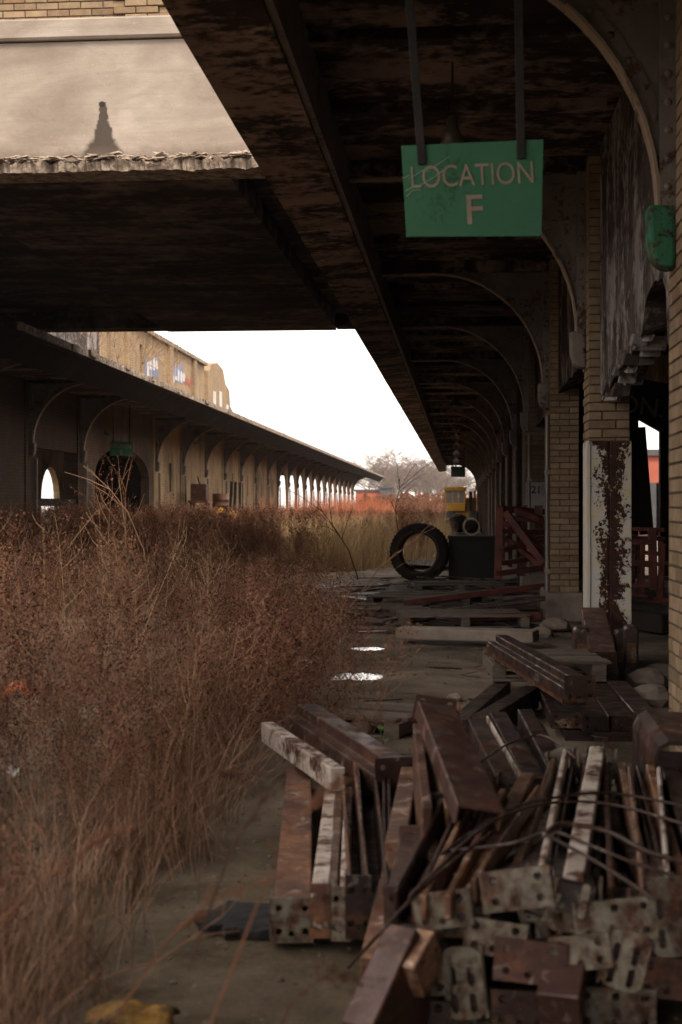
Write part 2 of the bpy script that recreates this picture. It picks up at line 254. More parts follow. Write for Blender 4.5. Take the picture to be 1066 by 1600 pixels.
# ------------------------------------------------------------------ mesh helpers
def wloc(o):
    v = Vector((0, 0, 0))
    while o: v += o.location; o = o.parent
    return v
class MB:
    def __init__(s): s.v = []; s.f = []
    def add(s, vs, fs):
        n = len(s.v); s.v += [tuple(q) for q in vs]; s.f += [tuple(i + n for i in f) for f in fs]; return s
    def box(s, a, b):
        (x0, y0, z0), (x1, y1, z1) = a, b
        return s.add([(x0, y0, z0), (x1, y0, z0), (x1, y1, z0), (x0, y1, z0), (x0, y0, z1), (x1, y0, z1), (x1, y1, z1), (x0, y1, z1)],
                     [(3, 2, 1, 0), (4, 5, 6, 7), (0, 1, 5, 4), (1, 2, 6, 5), (2, 3, 7, 6), (3, 0, 4, 7)])
    def obox(s, c, ax, ay, az):
        c, ax, ay, az = map(Vector, (c, ax, ay, az)); vs = []
        for k in (-1, 1):
            for i, j in ((-1, -1), (1, -1), (1, 1), (-1, 1)): vs.append(c + ax * i + ay * j + az * k)
        return s.add(vs, [(3, 2, 1, 0), (4, 5, 6, 7), (0, 1, 5, 4), (1, 2, 6, 5), (2, 3, 7, 6), (3, 0, 4, 7)])
    def bar(s, a, b, w, h, up=(0, 0, 1)):
        a, b = Vector(a), Vector(b); d = (b - a); L = d.length; d.normalize(); u = Vector(up)
        if abs(d.dot(u)) > .97: u = Vector((0, 1, 0))
        x = d.cross(u).normalized(); z = x.cross(d)
        return s.obox((a + b) / 2, x * w / 2, d * L / 2, z * h / 2)
    def prism(s, poly, off):
        """closed planar polygon extruded by vector off"""
        n = len(poly); off = Vector(off); vs = [Vector(p) for p in poly]; vs += [p + off for p in vs]
        return s.add(vs, [tuple(range(n))[::-1], tuple(range(n, 2 * n))] + [(i, (i + 1) % n, (i + 1) % n + n, i + n) for i in range(n)])
    def tube(s, pts, r, n=6, cap=True):
        pts = [Vector(p) for p in pts]; rs = r if isinstance(r, (list, tuple)) else [r] * len(pts); vs = []; fs = []
        for i, p in enumerate(pts):
            d = (pts[min(i + 1, len(pts) - 1)] - pts[max(i - 1, 0)]).normalized()
            u = Vector((0, 0, 1)) if abs(d.z) < .9 else Vector((1, 0, 0)); x = d.cross(u).normalized(); y = d.cross(x)
            for k in range(n): a = 2 * math.pi * k / n; vs.append(p + (x * math.cos(a) + y * math.sin(a)) * rs[i])
        for i in range(len(pts) - 1):
            for k in range(n): fs.append((i * n + k, i * n + (k + 1) % n, (i + 1) * n + (k + 1) % n, (i + 1) * n + k))
        if cap: fs += [tuple(range(n)), tuple(range((len(pts) - 1) * n, len(pts) * n))[::-1]]
        return s.add(vs, fs)
    def lathe(s, prof, c, n=24, axis='Z', closed=False):
        c = Vector(c); vs = []; fs = []; m = len(prof)
        for k in range(n):
            a = 2 * math.pi * k / n
            for r, h in prof:
                q = (r * math.cos(a), r * math.sin(a), h)
                q = q if axis == 'Z' else ((q[0], q[2], q[1]) if axis == 'Y' else (q[2], q[0], q[1])); vs.append(c + Vector(q))
        for k in range(n):
            for j in range(m if closed else m - 1):
                a, b = k * m + j, k * m + (j + 1) % m; a2, b2 = ((k + 1) % n) * m + j, ((k + 1) % n) * m + (j + 1) % m
                fs.append((a, b, b2, a2))
        return s.add(vs, fs)
    def mesh(s, name, mat, smooth=False):
        me = bpy.data.meshes.new(name); me.from_pydata(s.v, [], s.f); me.materials.append(MT[mat] if isinstance(mat, str) else mat)
        bm = bmesh.new(); bm.from_mesh(me); bmesh.ops.recalc_face_normals(bm, faces=bm.faces); bm.to_mesh(me); bm.free()
        if smooth: me.polygons.foreach_set('use_smooth', [True] * len(me.polygons))
        me.update(); return me
    def build(s, name, mat, parent=None, smooth=False, bevel=0, kind=None):
        o = bpy.data.objects.new(name, s.mesh(name, mat, smooth)); COL.objects.link(o)
        if parent: o.parent = parent; o.location = -wloc(parent)
        if bevel: md = o.modifiers.new('b', 'BEVEL'); md.width = bevel; md.segments = 1; md.limit_method = 'ANGLE'
        if kind: o['kind'] = kind
        return o
def tag(o, label, cat, group=None):
    o['label'] = label; o['category'] = cat; o['kind'] = 'thing'
    if group: o['group'] = group
    return o
def thing(name, label, cat, loc=(0, 0, 0), group=None):
    o = bpy.data.objects.new(name, None); COL.objects.link(o); o.location = loc; o.empty_display_size = .1
    return tag(o, label, cat, group)
def link(o, parent):
    COL.objects.link(o); o.parent = parent; return o
def jag(x, y, z=0, s=1.0): return noise.noise(Vector((x * s, y * s, z * s)))
def text(body, size, name, mat, parent, mtx, extrude=.0015, bold=0.0, align='CENTER'):
    cu = bpy.data.curves.new(name, 'FONT'); cu.body = body; cu.size = size; cu.extrude = extrude; cu.offset = bold
    cu.align_x = align; cu.align_y = 'CENTER'
    tmp = bpy.data.objects.new('tmp', cu); COL.objects.link(tmp)
    dg = bpy.context.evaluated_depsgraph_get(); me = bpy.data.meshes.new_from_object(tmp.evaluated_get(dg))
    bpy.data.objects.remove(tmp); me.transform(mtx); me.materials.clear(); me.materials.append(MT[mat])
    o = bpy.data.objects.new(name, me); COL.objects.link(o); o.parent = parent; o.location = -wloc(parent); return o

# ------------------------------------------------------------------ ground
PUD = [(atZ(462, 1030, 0), .30, .36), (atZ(560, 1055, 0), .24, .30), (atZ(575, 1011, 0), .2, .2), (atZ(440, 912, 0), .22, .35)]
def gz(x, y):
    if abs(x) > 40 or y > 140: return 0
    k = .02 * jag(x, y, 3, .35) + .012 * jag(x, y, 9, 1.7)
    k *= min(1, max(0, (140 - y) / 20)) * min(1, (40 - abs(x)) / 10)
    for p, rx, ry in PUD: k -= .03 * math.exp(-((x - p.x) / (rx * 1.2)) ** 2 - ((y - p.y) / (ry * 1.2)) ** 2)
    if x < -1.2: k += .05 * jag(x, y, 21, .5) * min(1, (-1.2 - x))
    return k
def lin(a, b, st): n = int(round((b - a) / st)); return [a + (b - a) * i / n for i in range(n + 1)]
xs = [-2500, -800, -250, -90, -40, -25, -16] + lin(-11, 3, .14) + lin(3.5, 9, .5) + [14, 25, 40, 90, 250, 800, 2500]
ys = [-2500, -400, -80, -30, -10, -4] + lin(0, 20, .14) + lin(20.4, 45, .4) + lin(46, 140, 2) + [160, 220, 320, 600, 1200, 2500, 3500]
m = MB(); nx = len(xs)
m.v = [(x, y, gz(x, y)) for y in ys for x in xs]
m.f = [(j * nx + i, j * nx + i + 1, (j + 1) * nx + i + 1, (j + 1) * nx + i) for j in range(len(ys) - 1) for i in range(nx - 1)]
g = m.build('ground', 'ground', smooth=True, kind='structure')
for i, (p, rx, ry) in enumerate(PUD):
    m = MB(); n = 96
    m.v = [(p.x + math.cos(k / n * 6.283) * rx * (.75 + .5 * jag(math.cos(k / n * 6.283) * 2, math.sin(k / n * 6.283) * 2, i * 5) + .45 * jag(math.cos(k / n * 6.283) * 7, math.sin(k / n * 6.283) * 7, i)),
            p.y + math.sin(k / n * 6.283) * ry * (.75 + .5 * jag(math.cos(k / n * 6.283) * 2, math.sin(k / n * 6.283) * 2, i * 5) + .45 * jag(math.cos(k / n * 6.283) * 7, math.sin(k / n * 6.283) * 7, i)), gz(p.x, p.y) + .012) for k in range(n)]
    m.f = [tuple(range(n))]; m.build('puddle', 'water', kind='structure')
# ------------------------------------------------------------------ the two platform buildings
BH, BL, BD = .058, .203, .098
def brick_mesh(name, lx, ly, lz, mat):
    m = MB(); m.box((-lx / 2, -ly / 2, -lz / 2), (lx / 2, ly / 2, lz / 2)); me = m.mesh(name, mat)
    bm = bmesh.new(); bm.from_mesh(me); bmesh.ops.bevel(bm, geom=bm.edges[:], offset=.0035, segments=1, affect='EDGES'); bm.to_mesh(me); bm.free(); return me
def bmset(mat): return {k: brick_mesh('brick', *d, mat) for k, d in dict(sx=(BL, BD, BH), hx=(.098, BD, BH), sy=(BD, BL, BH), hy=(BD, .098, BH)).items()}
BR = bmset('brick'); BRD = bmset('brick_dark')
def put_brick(kind, c, parent, st=BR, mb=None):
    c = Vector(c) + Vector((R.uniform(-.0015, .0015), R.uniform(-.002, .002), R.uniform(-.001, .001)))
    if mb is not None:
        dx, dy = dict(sx=(BL, BD), hx=(.098, BD), sy=(BD, BL), hy=(BD, .098))[kind]
        mb.box((c.x - dx / 2, c.y - dy / 2, c.z - BH / 2), (c.x + dx / 2, c.y + dy / 2, c.z + BH / 2)); return
    o = bpy.data.objects.new('brick', st[kind]); link(o, parent); o.location = c - wloc(parent)
    o.rotation_euler.z = R.uniform(-.006, .006)
def pier(root, x0, y0, y1, z0, z1, front, left, mats='brick', leftclip=None, label=None):
    """brick pier x0..x0+.324; front / left = (za, zb) where bricks are separate pieces; the rest is one mass"""
    st = BR if mats == 'brick' else BRD
    W = .311; p = MB().box((x0 + .009, y0 + .009, z0), (x0 + W - .009, y1 - .009, z1)).build('pier', 'mortar', root)
    mass = MB(); n = int((z1 - z0) / .068)
    for k in range(n):
        z = z0 + k * .068 + BH / 2 + .005
        for kind, cx in ((('sx', x0 + BL / 2), ('hx', x0 + .213 + .049)) if k % 2 else (('hx', x0 + .049), ('sx', x0 + .108 + BL / 2))):
            put_brick(kind, (cx, y0 + BD / 2, z), p, st, None if front and front[0] <= z <= front[1] else mass)
        y = y0 + .108; q = (k % 2)
        while y < y1 - .1:
            kd, L = ('hy', .098) if (q or y + BL > y1 + .01) else ('sy', BL); q = 0
            ind = left and left[0] <= z <= left[1] and (leftclip is None or y + L > leftclip)
            put_brick(kd, (x0 + BD / 2, y + L / 2, z), p, st, None if ind else mass)
            put_brick(kd, (x0 + W - BD / 2, y + L / 2, z), p, st, mass); y += L + .010
    mass.build('brick_mass', mats, p, kind='stuff'); return p
def canopy(root, wx, s, ks, ya, yb, near=None, foot_mat='steel', edge_mat='edge', thin=False):
    X = lambda u: wx + s * u
    def bx(u0, u1, y0, y1, z0, z1): m = MB(); return m.box((min(X(u0), X(u1)), y0, z0), (max(X(u0), X(u1)), y1, z1))
    bx(-.32, 2.34, ya, yb, 4.001 if not thin else 3.94, 4.12 if not thin else 4.02).build('roof_slab', 'soffit', root)
    # edge beam in cast lengths, ragged lower arris
    m = MB(); st = .35; N = int((yb - ya) / st); vs = []
    for i in range(N + 1):
        y = ya + i * st; j = .045 * jag(y, 1, 0, .7) + .03 * jag(y, 5, 0, 2.3); j2 = .02 * jag(y, 8, 0, 1.4)
        vs += [(X(2.365 + j * .7), y, 3.57 + j), (X(2.365 + j2), y, 4.15), (X(1.915), y, 4.15), (X(1.915), y, 3.60 + j2)] if not thin else [(X(2.42 + j * .7), y, 3.90 + j * .6), (X(2.42 + j2), y, 4.03), (X(1.915), y, 4.03), (X(2.0), y, 3.57 + j2)]
    m.v = vs; m.f = [(i * 4 + a, i * 4 + b, i * 4 + 4 + b, i * 4 + 4 + a) for i in range(N) for a, b in ((0, 1), (1, 2), (2, 3), (3, 0))] + [(0, 1, 2, 3), tuple(N * 4 + q for q in (3, 2, 1, 0))]
    m.build('edge_beam', edge_mat, root)
    # steel angle along the inner arris of the edge beam
    bx(1.87, 1.912, ya, yb, 3.62, 3.99).build('beam_plate', 'steel', root)
    prof = [(1.285 - 1.22 * math.cos(a), 2.60 + 1.27 * math.sin(a)) for a in [math.pi / 2 * i / 14 for i in range(15)]]   # (u, z)
    def bracket_meshes(full):
        web = MB(); web.prism([(X(u), -.006, z) for u, z in prof] + [(X(.03), -.006, 3.87), (X(.03), -.006, 2.60)], (0, .012, 0))
        fl = MB(); ang = MB(); pts = prof + [(1.9, 3.86)]
        for i in range(len(pts) - 1):
            (u0, z0), (u1, z1) = pts[i], pts[i + 1]; d = Vector((u1 - u0, z1 - z0)).normalized(); n2 = Vector((-d.y, d.x))    # towards wall / up
            f = lambda u, z, k, y: (X(u + n2.x * k), y, z + n2.y * k)
            fl.prism([f(u0, z0, -.012, -.055), f(u1, z1, -.012, -.055), f(u1, z1, .004, -.055), f(u0, z0, .004, -.055)], (0, .11, 0))
            for y in (-.02, .008):
                ang.prism([f(u0, z0, .006, y), f(u1, z1, .006, y), f(u1, z1, .085, y), f(u0, z0, .085, y)], (0, .012, 0))
        for y in (-.075, .0065):
            ang.box((min(X(0), X(.07)), y, 2.4), (max(X(0), X(.07)), y + .07, 3.99))
        rv = []
        for i in range(1, 14):
            (u0, z0), (u1, z1) = prof[i - 1], prof[i + 1]; d = Vector((u1 - u0, z1 - z0)).normalized(); n2 = Vector((-d.y, d.x))
            rv.append((X(prof[i][0] + n2.x * .05), -.022, prof[i][1] + n2.y * .05))
        rv += [(X(.035), -.078, 2.7 + .13 * i) for i in range(10)]
        foot = MB()
        ring = [(0, 0), (.125, 0), (.12, -.16), (.10, -.25), (.055, -.285), (0, -.29)]
        foot.prism([(X(u), -.085, 2.62 + z) for u, z in ring], (0, .17, 0))
        return web.mesh('web_plate', 'steel'), fl.mesh('flange', 'flange'), ang.mesh('angle_strip', 'steel'), foot.mesh('foot', 'green_boot' if full else foot_mat), rv
    near = near or ()
    sets = {True: bracket_meshes(True), False: bracket_meshes(False)}
    rvm = MB().lathe([(.0001, -.013), (.011, -.011), (.017, -.003), (.019, 0)], (0, 0, 0), 10, 'Y').mesh('rivet', 'steel', True)
    for k, y in enumerate(ks):
        full = k in near; web, fl, ang, foot, rv = sets[full]
        br = bpy.data.objects.new('bracket', web); link(br, root); br.location = Vector((0, y, 0)) - wloc(root)
        for nm, me in (('flange', fl), ('angle_strip', ang), ('foot', foot)):
            o = bpy.data.objects.new(nm, me); link(o, br)
            if nm == 'foot': md = o.modifiers.new('b', 'BEVEL'); md.width = .018; md.segments = 2
        if full or k < 4:
            for r in rv: o = bpy.data.objects.new('rivet', rvm); link(o, br); o.location = r
        bm_ = MB().box((min(X(.0), X(1.87)), y - .09, 3.875), (max(X(.0), X(1.87)), y + .09, 3.998)); bm_.build('ceiling_beam', 'soffit', root)
        if y + 2 < yb: MB().box((min(X(.0), X(1.87)), y + 1.5, 3.93), (max(X(.0), X(1.87)), y + 1.62, 3.998)).build('ceiling_rib', 'soffit', root)
        if y + 3.2 < yb: MB().box((min(X(.0), X(1.87)), y + 3.0, 3.93), (max(X(.0), X(1.87)), y + 3.12, 3.998)).build('ceiling_rib', 'soffit', root)
    return X
# ---- right-hand building (the camera stands under its canopy)
PX = .985
rb = thing('platform_building', 'tan brick platform building with riveted bracketed canopy overhead at right', 'building', (1.1, 6, 0))
RK = [2.05] + [6.72 + 4.68 * k for k in range(0, 18)]
canopy(rb, PX - .0, -1, RK, -8, 91, near=(1,), foot_mat='steel')
p1 = pier(rb, PX, 5.80, 6.93, 0, 4.0, None, (.05, 2.6), leftclip=6.3)
p2 = pier(rb, PX, 11.10, 11.62, 0, 4.0, (1.7, 3.2), (1.7, 3.0))
p3 = pier(rb, PX, 15.8, 16.9, .3, 4.0, (.3, 2.45), None)
p4 = pier(rb, PX - .06, 20.7, 21.5, .3, 4.0, (.9, 2.3), None, mats='brick_dark')
p0 = pier(rb, PX, 1.2, 2.3, 0, 4.0, None, None)
MB().box((PX - .05, 15.74, -.15), (PX + .36, 16.95, .3)).build('concrete_plinth', 'concrete2', rb, bevel=.02)
MB().box((PX - .1, 20.65, -.15), (PX + .3, 21.55, .3)).build('concrete_plinth', 'concrete2', rb, bevel=.02)
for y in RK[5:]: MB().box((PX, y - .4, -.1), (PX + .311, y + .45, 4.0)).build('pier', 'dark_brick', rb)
# down pipes on the pier faces
for y in (15.86, 20.0, 24.9, 29.5, 34.2, 38.9, 43.6, 48.3):
    m = MB().tube([(PX - .032, y, .3), (PX - .032, y, 2.25)], .024, 8)
    for z in (.5, 1.6): m.box((PX - .06, y - .04, z), (PX, y + .04, z + .05))
    m.build('down_pipe', 'pipe', rb, smooth=False)
# steel guard on the second pier: flanged plates with a centre seam
gd = MB()
gd.box((PX - .016, 11.082, .25), (PX + .148, 11.096, 1.745)); gd.box((PX + .160, 11.078, .25), (PX + .325, 11.096, 1.745))
gd.box((PX - .018, 11.085, .25), (PX - .004, 11.40, 1.745)); gd.box((PX - .022, 11.070, .25), (PX + .012, 11.081, 1.745))
gd.box((PX + .147, 11.086, .25), (PX + .161, 11.095, 1.745))
o = gd.build('guard_plate', 'guard', rb, bevel=.004); o['label'] = 'steel pier guard with flaking white paint over dark rust'
# stained plaster lintel between first and second pier with a broken underside
def broken_panel(x, y0, y1, zt, fz, th, mat, n=60):
    m = MB(); vs = []
    for i in range(n + 1):
        y = y0 + (y1 - y0) * i / n; z = fz((y - y0) / (y1 - y0), y)
        vs += [(x, y, z), (x, y, zt), (x + th, y, zt), (x + th, y, z + .06 + .05 * jag(y, 3, 0, 6))]
    m.v = vs; m.f = [(i * 4 + a, i * 4 + b, i * 4 + 4 + b, i * 4 + 4 + a) for i in range(n) for a, b in ((0, 1), (1, 2), (2, 3), (3, 0))] + [(0, 1, 2, 3), tuple(n * 4 + q for q in (3, 2, 1, 0))]
    return m.build('lintel', mat, rb)
def lint(t, y):
    z = 2.10 + .03 * jag(y, 1, 0, 3) + .03 * jag(y, 2, 0, 9)
    if t < .07: return .9
    if t < .14: return 2.06 + .03 * jag(y, 2, 0, 9)
    if .14 < t < .38: return 2.36 + .12 * math.sin((t - .14) / .24 * 3.14) + .06 * jag(y, 5, 0, 5)
    return z + max(0, (.85 - t)) * .35 + .05 * jag(y, 7, 0, 5)
broken_panel(PX + .085, 6.94, 11.09, 4.0, lint, .2, 'plaster').__setitem__('label', 'stained peeling plaster lintel with broken underside')
m = MB()
for k in range(26):     # broken edge lumps under the lintel
    y = R.uniform(8.6, 11.0); z = lint((y - 6.94) / 4.15, y); q = R.uniform(.02, .06)
    m.obox((PX + .12 + R.uniform(-.03, .12), y, z - q * .2), (q, R.uniform(-.02, .02), 0), (0, q * 1.6, .01), (.01, 0, q * .8))
m.build('broken_masonry', 'plaster', rb, kind='stuff')
broken_panel(PX + .085, 11.63, 15.79, 4.0, lambda t, y: 2.5 + .04 * jag(y, 3, 0, 3), .2, 'soffit')
broken_panel(PX + .085, 16.92, 20.69, 4.0, lambda t, y: 2.4 + .03 * jag(y, 3, 0, 3), .2, 'soffit')
MB().box((PX + .08, 2.3, 2.4), (PX + .28, 5.8, 4.0)).build('lintel', 'soffit', rb)
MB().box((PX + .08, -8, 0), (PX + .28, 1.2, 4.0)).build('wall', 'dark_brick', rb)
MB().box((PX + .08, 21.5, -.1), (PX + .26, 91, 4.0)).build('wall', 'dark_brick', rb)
# shed behind the piers
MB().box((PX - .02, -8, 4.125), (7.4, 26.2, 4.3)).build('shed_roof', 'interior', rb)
MB().box((7.2, -8, -.1), (7.4, 26.2, 4.12)).build('back_wall', 'dark_brick', rb)
MB().box((PX + .3, -8.2, -.1), (7.4, -8, 4.0)).build('end_wall', 'dark_brick', rb)
q0 = atY(998, 655, 26); q1 = atY(1030, 674, 26)
m = MB()
m.box((PX + .27, 26, -.1), (q0.x, 26.2, 4.0)); m.box((q1.x + .02, 26, -.1), (7.19, 26.2, 4.0))
m.prism([(q0.x, 26, q0.z), (q1.x + .02, 26, q1.z), (q1.x + .02, 26, 4.0), (q0.x, 26, 4.0)], (0, .2, 0))
m.build('cross_wall', 'dark_brick', rb)
text('ON.', .46, 'wall_lettering', 'letter_dark', rb, Matrix.Translation(atY(1002, 636, 25.99)) @ Matrix.Rotation(rad(8), 4, 'Y') @ Matrix.Rotation(rad(90), 4, 'X'), bold=.004)
a = atY(1003, 668, 24.5); bq = atY(1016, 835, 24.5)
MB().bar((a.x - .06, 24.5, a.z), (bq.x - .06, 24.5, bq.z), .22, .2, (0, 1, 0)).build('leaning_post', 'interior', rb)
# soldier course inside the opening
m = MB()
for i in range(9): c = atY(985 + i * 7, 566 + i * 1.2, 14.5); m.box((c.x - .02, 14.5, c.z - .12), (c.x + .019, 14.6, c.z + .12))
for i in range(9):
    c = atY(985 + i * 7, 566 + i * 1.2, 14.5); MB().box((c.x - .02, 14.5, c.z - .14), (c.x + .0185, 14.6, c.z + .14)).build('soldier_brick', 'brick', rb)
c0 = atY(980, 560, 14.55); c1 = atY(1048, 575, 14.55)
MB().box((c0.x, 14.55, c0.z - .14), (c1.x, 14.75, 4.0)).build('inner_lintel', 'dark_brick', rb)
# notice board on the fourth pier
pb = atY(832, 768, 20.69)
MB().box((PX - .055, 20.655, 1.22 - .15), (PX + .25, 20.69, 1.6)).build('notice_board', 'white_sheet', rb)
text('21', .15, 'board_number', 'stencil', rb, Matrix.Translation((PX + .10, 20.653, 1.49)) @ Matrix.Rotation(rad(90), 4, 'X'), bold=.004)
# ---- left-hand building
LX = -9.1
lb = thing('freight_house', 'long tan brick freight house with curved bracketed canopy across the weedy yard', 'building', (LX, 40, 0))
LK = [21.1, 25.3, 29.5, 33.6, 42.0] + [46.1 + 4.1 * k for k in range(19)]
canopy(lb, LX, 1, LK, 8, 124, near=(), foot_mat='steel', edge_mat='fascia', thin=True)
for y in LK:
    MB().box((LX - (.35 if y < 70 else .1), y - (.3 if y < 70 else .18), -.1), (LX, y + (.3 if y < 70 else .18), 4.0)).build('pier', 'dark_brick' if y < 40 else 'wall_brick', lb)  # nearer piers take dark brick: bridge and canopy shade in the colour
    m = MB().tube([(LX + .07, y + .2, .1), (LX + .07, y + .2, 2.3)], .035, 6); m.build('down_pipe', 'pipe', lb)
def arch_wall(x, y0, y1, z1, o0, o1, zs, mat, th=.25, name='wall', za=-.1, n=12, rise=None):
    """wall in a plane of constant x with an arched opening o0..o1, spring line zs, from za"""
    r = (o1 - o0) / 2; c = (o0 + o1) / 2
    arc = [(c - r * math.cos(math.pi * i / n), zs + (rise or r) * math.sin(math.pi * i / n)) for i in range(n + 1)]
    m = MB(); top = [(c - r * math.cos(math.pi * i / n), z1) for i in range(n + 1)]
    for i in range(n): m.prism([(x, *arc[i]), (x, *arc[i + 1]), (x, *top[i + 1]), (x, *top[i])], (-th, 0, 0))
    m.box((x - th, y0, za), (x, o0, z1)); m.box((x - th, o1, za), (x, y1, z1)); return m.build(name, mat, lb)
def slit_wall(x, y0, y1, slit, mat='wall_brick'):
    m = MB(); c = (y0 + y1) / 2 + .2
    if slit:
        a, b_, za, zb = c - .16, c + .16, 1.75, 2.65
        m.box((x - .25, y0, -.1), (x, a, 4.0)); m.box((x - .25, b_, -.1), (x, y1, 4.0)); m.box((x - .25, a, -.1), (x, b_, za)); m.box((x - .25, a, zb), (x, b_, 4.0))
        MB().box((x - .2, a, za), (x - .15, b_, zb)).build('slit_window', 'far_dark', lb)
    else: m.box((x - .25, y0, -.1), (x, y1, 4.0))
    m.build('wall', mat, lb)
slit_wall(LX - .03, 21.4, 25.0, False, 'dark_brick'); slit_wall(LX - .03, 25.6, 29.2, False, 'dark_brick'); MB().box((LX - .28, 8, -.1), (LX - .03, 20.8, 4)).build('wall', 'dark_brick', lb)  # near walls coloured darker to stand in for shade under bridge and canopy
# opening with a low counter and a beam, seen through to far windows
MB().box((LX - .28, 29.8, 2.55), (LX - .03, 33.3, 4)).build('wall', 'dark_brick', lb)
MB().box((LX - .2, 29.8, 1.28), (LX - .05, 33.3, 1.45)).build('counter_beam', 'interior', lb)
MB().box((LX - 1.4, 29.8, -.1), (LX - 1.2, 33.6, .9)).build('counter_front', 'far_red', lb)
arch_wall(LX - .03, 33.9, 41.7, 4.0, 35.0, 41.2, 2.1, 'dark_brick2', rise=.75)
MB().box((LX - 3.2, 46, -.1), (LX - .26, 46.2, 4)).build('cross_wall', 'interior', lb)
for k, (a, b_) in enumerate(zip(LK[4:-1], LK[5:])):
    if b_ < 71: slit_wall(LX - .03, a + .3, b_ - .3, k in (0, 3, 4, 5, 6))
    else: arch_wall(LX - .01, a + .18, b_ - .18, 4.0, a + .3, b_ - .3, 1.6, 'wall_brick', n=12, th=.08, rise=1.6)
for k in range(21):
    y = 24 + 4.7 * k
    arch_wall(-16, y, y + 4.699, 4.1, y + 1.1, y + 3.6, 1.6, 'wall_brick', name='back_wall')
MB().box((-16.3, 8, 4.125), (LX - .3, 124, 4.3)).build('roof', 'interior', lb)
MB().box((-16.3, 7.7, -.1), (LX, 8, 4.0)).build('end_wall', 'wall_brick', lb)
# upper storey over the near half
m = MB(); UX = LX - .35; UT = 6.5
WIN = [37.7, 41.6]
ye = 24.0
for y in WIN:
    m.box((UX - .3, ye, 4.13), (UX, y - .22, UT)); m.box((UX - .3, y - .22, 4.13), (UX, y + .22, 5.25)); m.box((UX - .3, y - .22, 6.1), (UX, y + .22, UT)); ye = y + .22
    MB().box((UX - .22, y - .22, 5.25), (UX - .18, y + .22, 6.1)).build('upper_window', 'far_dark', lb)
    MB().box((UX - .01, y - .32, 5.18), (UX + .06, y + .32, 5.25)).build('window_sill', 'concrete2', lb)
m.box((UX - .3, ye, 4.13), (UX, 52, UT)); m.box((-16.2, 24, 4.31), (-15.9, 52, UT)); m.box((-15.9, 23.8, 4.31), (UX, 24, UT)); m.box((-15.9, 52, 4.31), (UX - .31, 52.2, UT))
m.build('upper_wall', 'upper_brick', lb)
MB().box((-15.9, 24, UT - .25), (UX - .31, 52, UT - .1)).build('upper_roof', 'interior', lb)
for y in (24.3, 39.7, 45.6, 49.8): MB().box((UX + .002, y - .25, 4.13), (UX + .1, y + .25, UT + .05)).build('pilaster', 'upper_brick', lb)
MB().box((UX - .32, 24, UT), (UX + .13, 52, UT + .12)).build('coping', 'crust', lb)
g0 = [(0, 4.31), (0, 6.35), (.5, 6.4), (.7, 6.65), (2.2, 6.85), (3.6, 6.7), (4.2, 6.2), (5.2, 6.0), (5.4, 5.4), (6.2, 5.2), (6.4, 4.31)]
gp = MB(); gp.prism([(UX + .1, 52.2 + u * .95, z) for u, z in g0], (-.5, 0, 0)); gp.build('gable', 'upper_brick', lb)
for y, zz in ((53.6, 5.2), (55.0, 5.3), (56.6, 4.9)): MB().box((UX + .102, y - .28, zz - .6), (UX + .11, y + .28, zz + .5)).build('blocked_window', 'graf_white', lb)
MB().box((LX + 2.40, 21, 3.93), (LX + 2.47, 123.9, 4.05)).build('edge_strip', 'crust', lb)
MB().box((UX + .003, 28, 4.13), (UX + .02, 36.6, UT - .1)).build('shaded_plaster', 'plaster', lb)  # plaster, run on nearer to put shadow into the wall colour
# graffiti strokes
for mt, x0, x1, y0, y1, n in (('graf_blue', 227, 247, 552, 596, 7), ('graf_white', 230, 248, 556, 590, 4), ('graf_blue', 268, 287, 563, 606, 7), ('graf_white', 270, 290, 575, 606, 5), ('graf_red', 289, 303, 585, 611, 6)):
    m = MB()
    def onwall(px, py):
        d = pdir(px, py); tt = (UX + .008 + .004 * (mt != 'graf_blue')) / d.x; return Vector((0, 0, H)) + d * tt
    for i in range(n):
        xa = x0 + (x1 - x0) * i / n; wd = (x1 - x0) / n * .8; ya = y0 + R.uniform(0, 12); yb_ = y1 - R.uniform(0, 12)
        pts = [(xa, ya + 3), (xa + wd * .5, ya), (xa + wd, ya + 4), (xa + wd, yb_ - 2), (xa + wd * .5, yb_), (xa, yb_ - 3)]
        m.add([onwall(*p) for p in pts], [tuple(range(6))])
    m.build('graffiti', mt, lb)
# crumbling light roof edge along the far canopy
m = MB()
for i in range(900):
    y = 22 + (123.5 - 22) * (i / 900); s_ = R.uniform(.03, .10) * (1.0 if y < 44 else .75)
    m.obox((LX + 2.38 + R.uniform(-.14, .05), y, 4.03 + R.uniform(-.05, .005)), (s_ * R.uniform(.6, 1.3), R.uniform(-.05, .05), 0), (R.uniform(-.03, .03), s_ * 2, R.uniform(-.02, .02)), (0, R.uniform(-.02, .02), s_ * R.uniform(.2, .6)))
m.build('crumbling_edge', 'crust', lb, kind='stuff')
# ------------------------------------------------------------------ bridge over the yard
BY0, BY1, BZ = 13.2, 24.6, 4.32
bd = thing('concrete_overpass', 'concrete overpass with brick upper storey spanning the yard between both platforms', 'bridge', (-4, 13.2, 4.32))
m = MB()
m.box((-5.1, BY0 + .02, BZ), (-2.15, BY1, 5.0))
m.build('soffit_slab', 'bridge_soffit', bd)
MB().box((-14, BY0 + .02, BZ + .30), (-5.12, BY1 - .5, 5.0)).build('soffit_slab', 'bridge_soffit', bd)
MB().box((-2.13, BY0 + .02, BZ + .22), (7.5, BY1 - .5, 5.0)).build('soffit_slab', 'bridge_soffit', bd)
MB().box((-14, BY1 - .5, BZ + .012), (-5.12, BY1, 5.0)).build('edge_girder', 'bridge_soffit', bd)
MB().box((-2.13, BY1 - .5, BZ + .012), (7.5, BY1, 5.0)).build('edge_girder', 'bridge_soffit', bd)
zc = atY(130, 62, BY0 - .31).z; zt = atY(130, 27, BY0 - .31).z
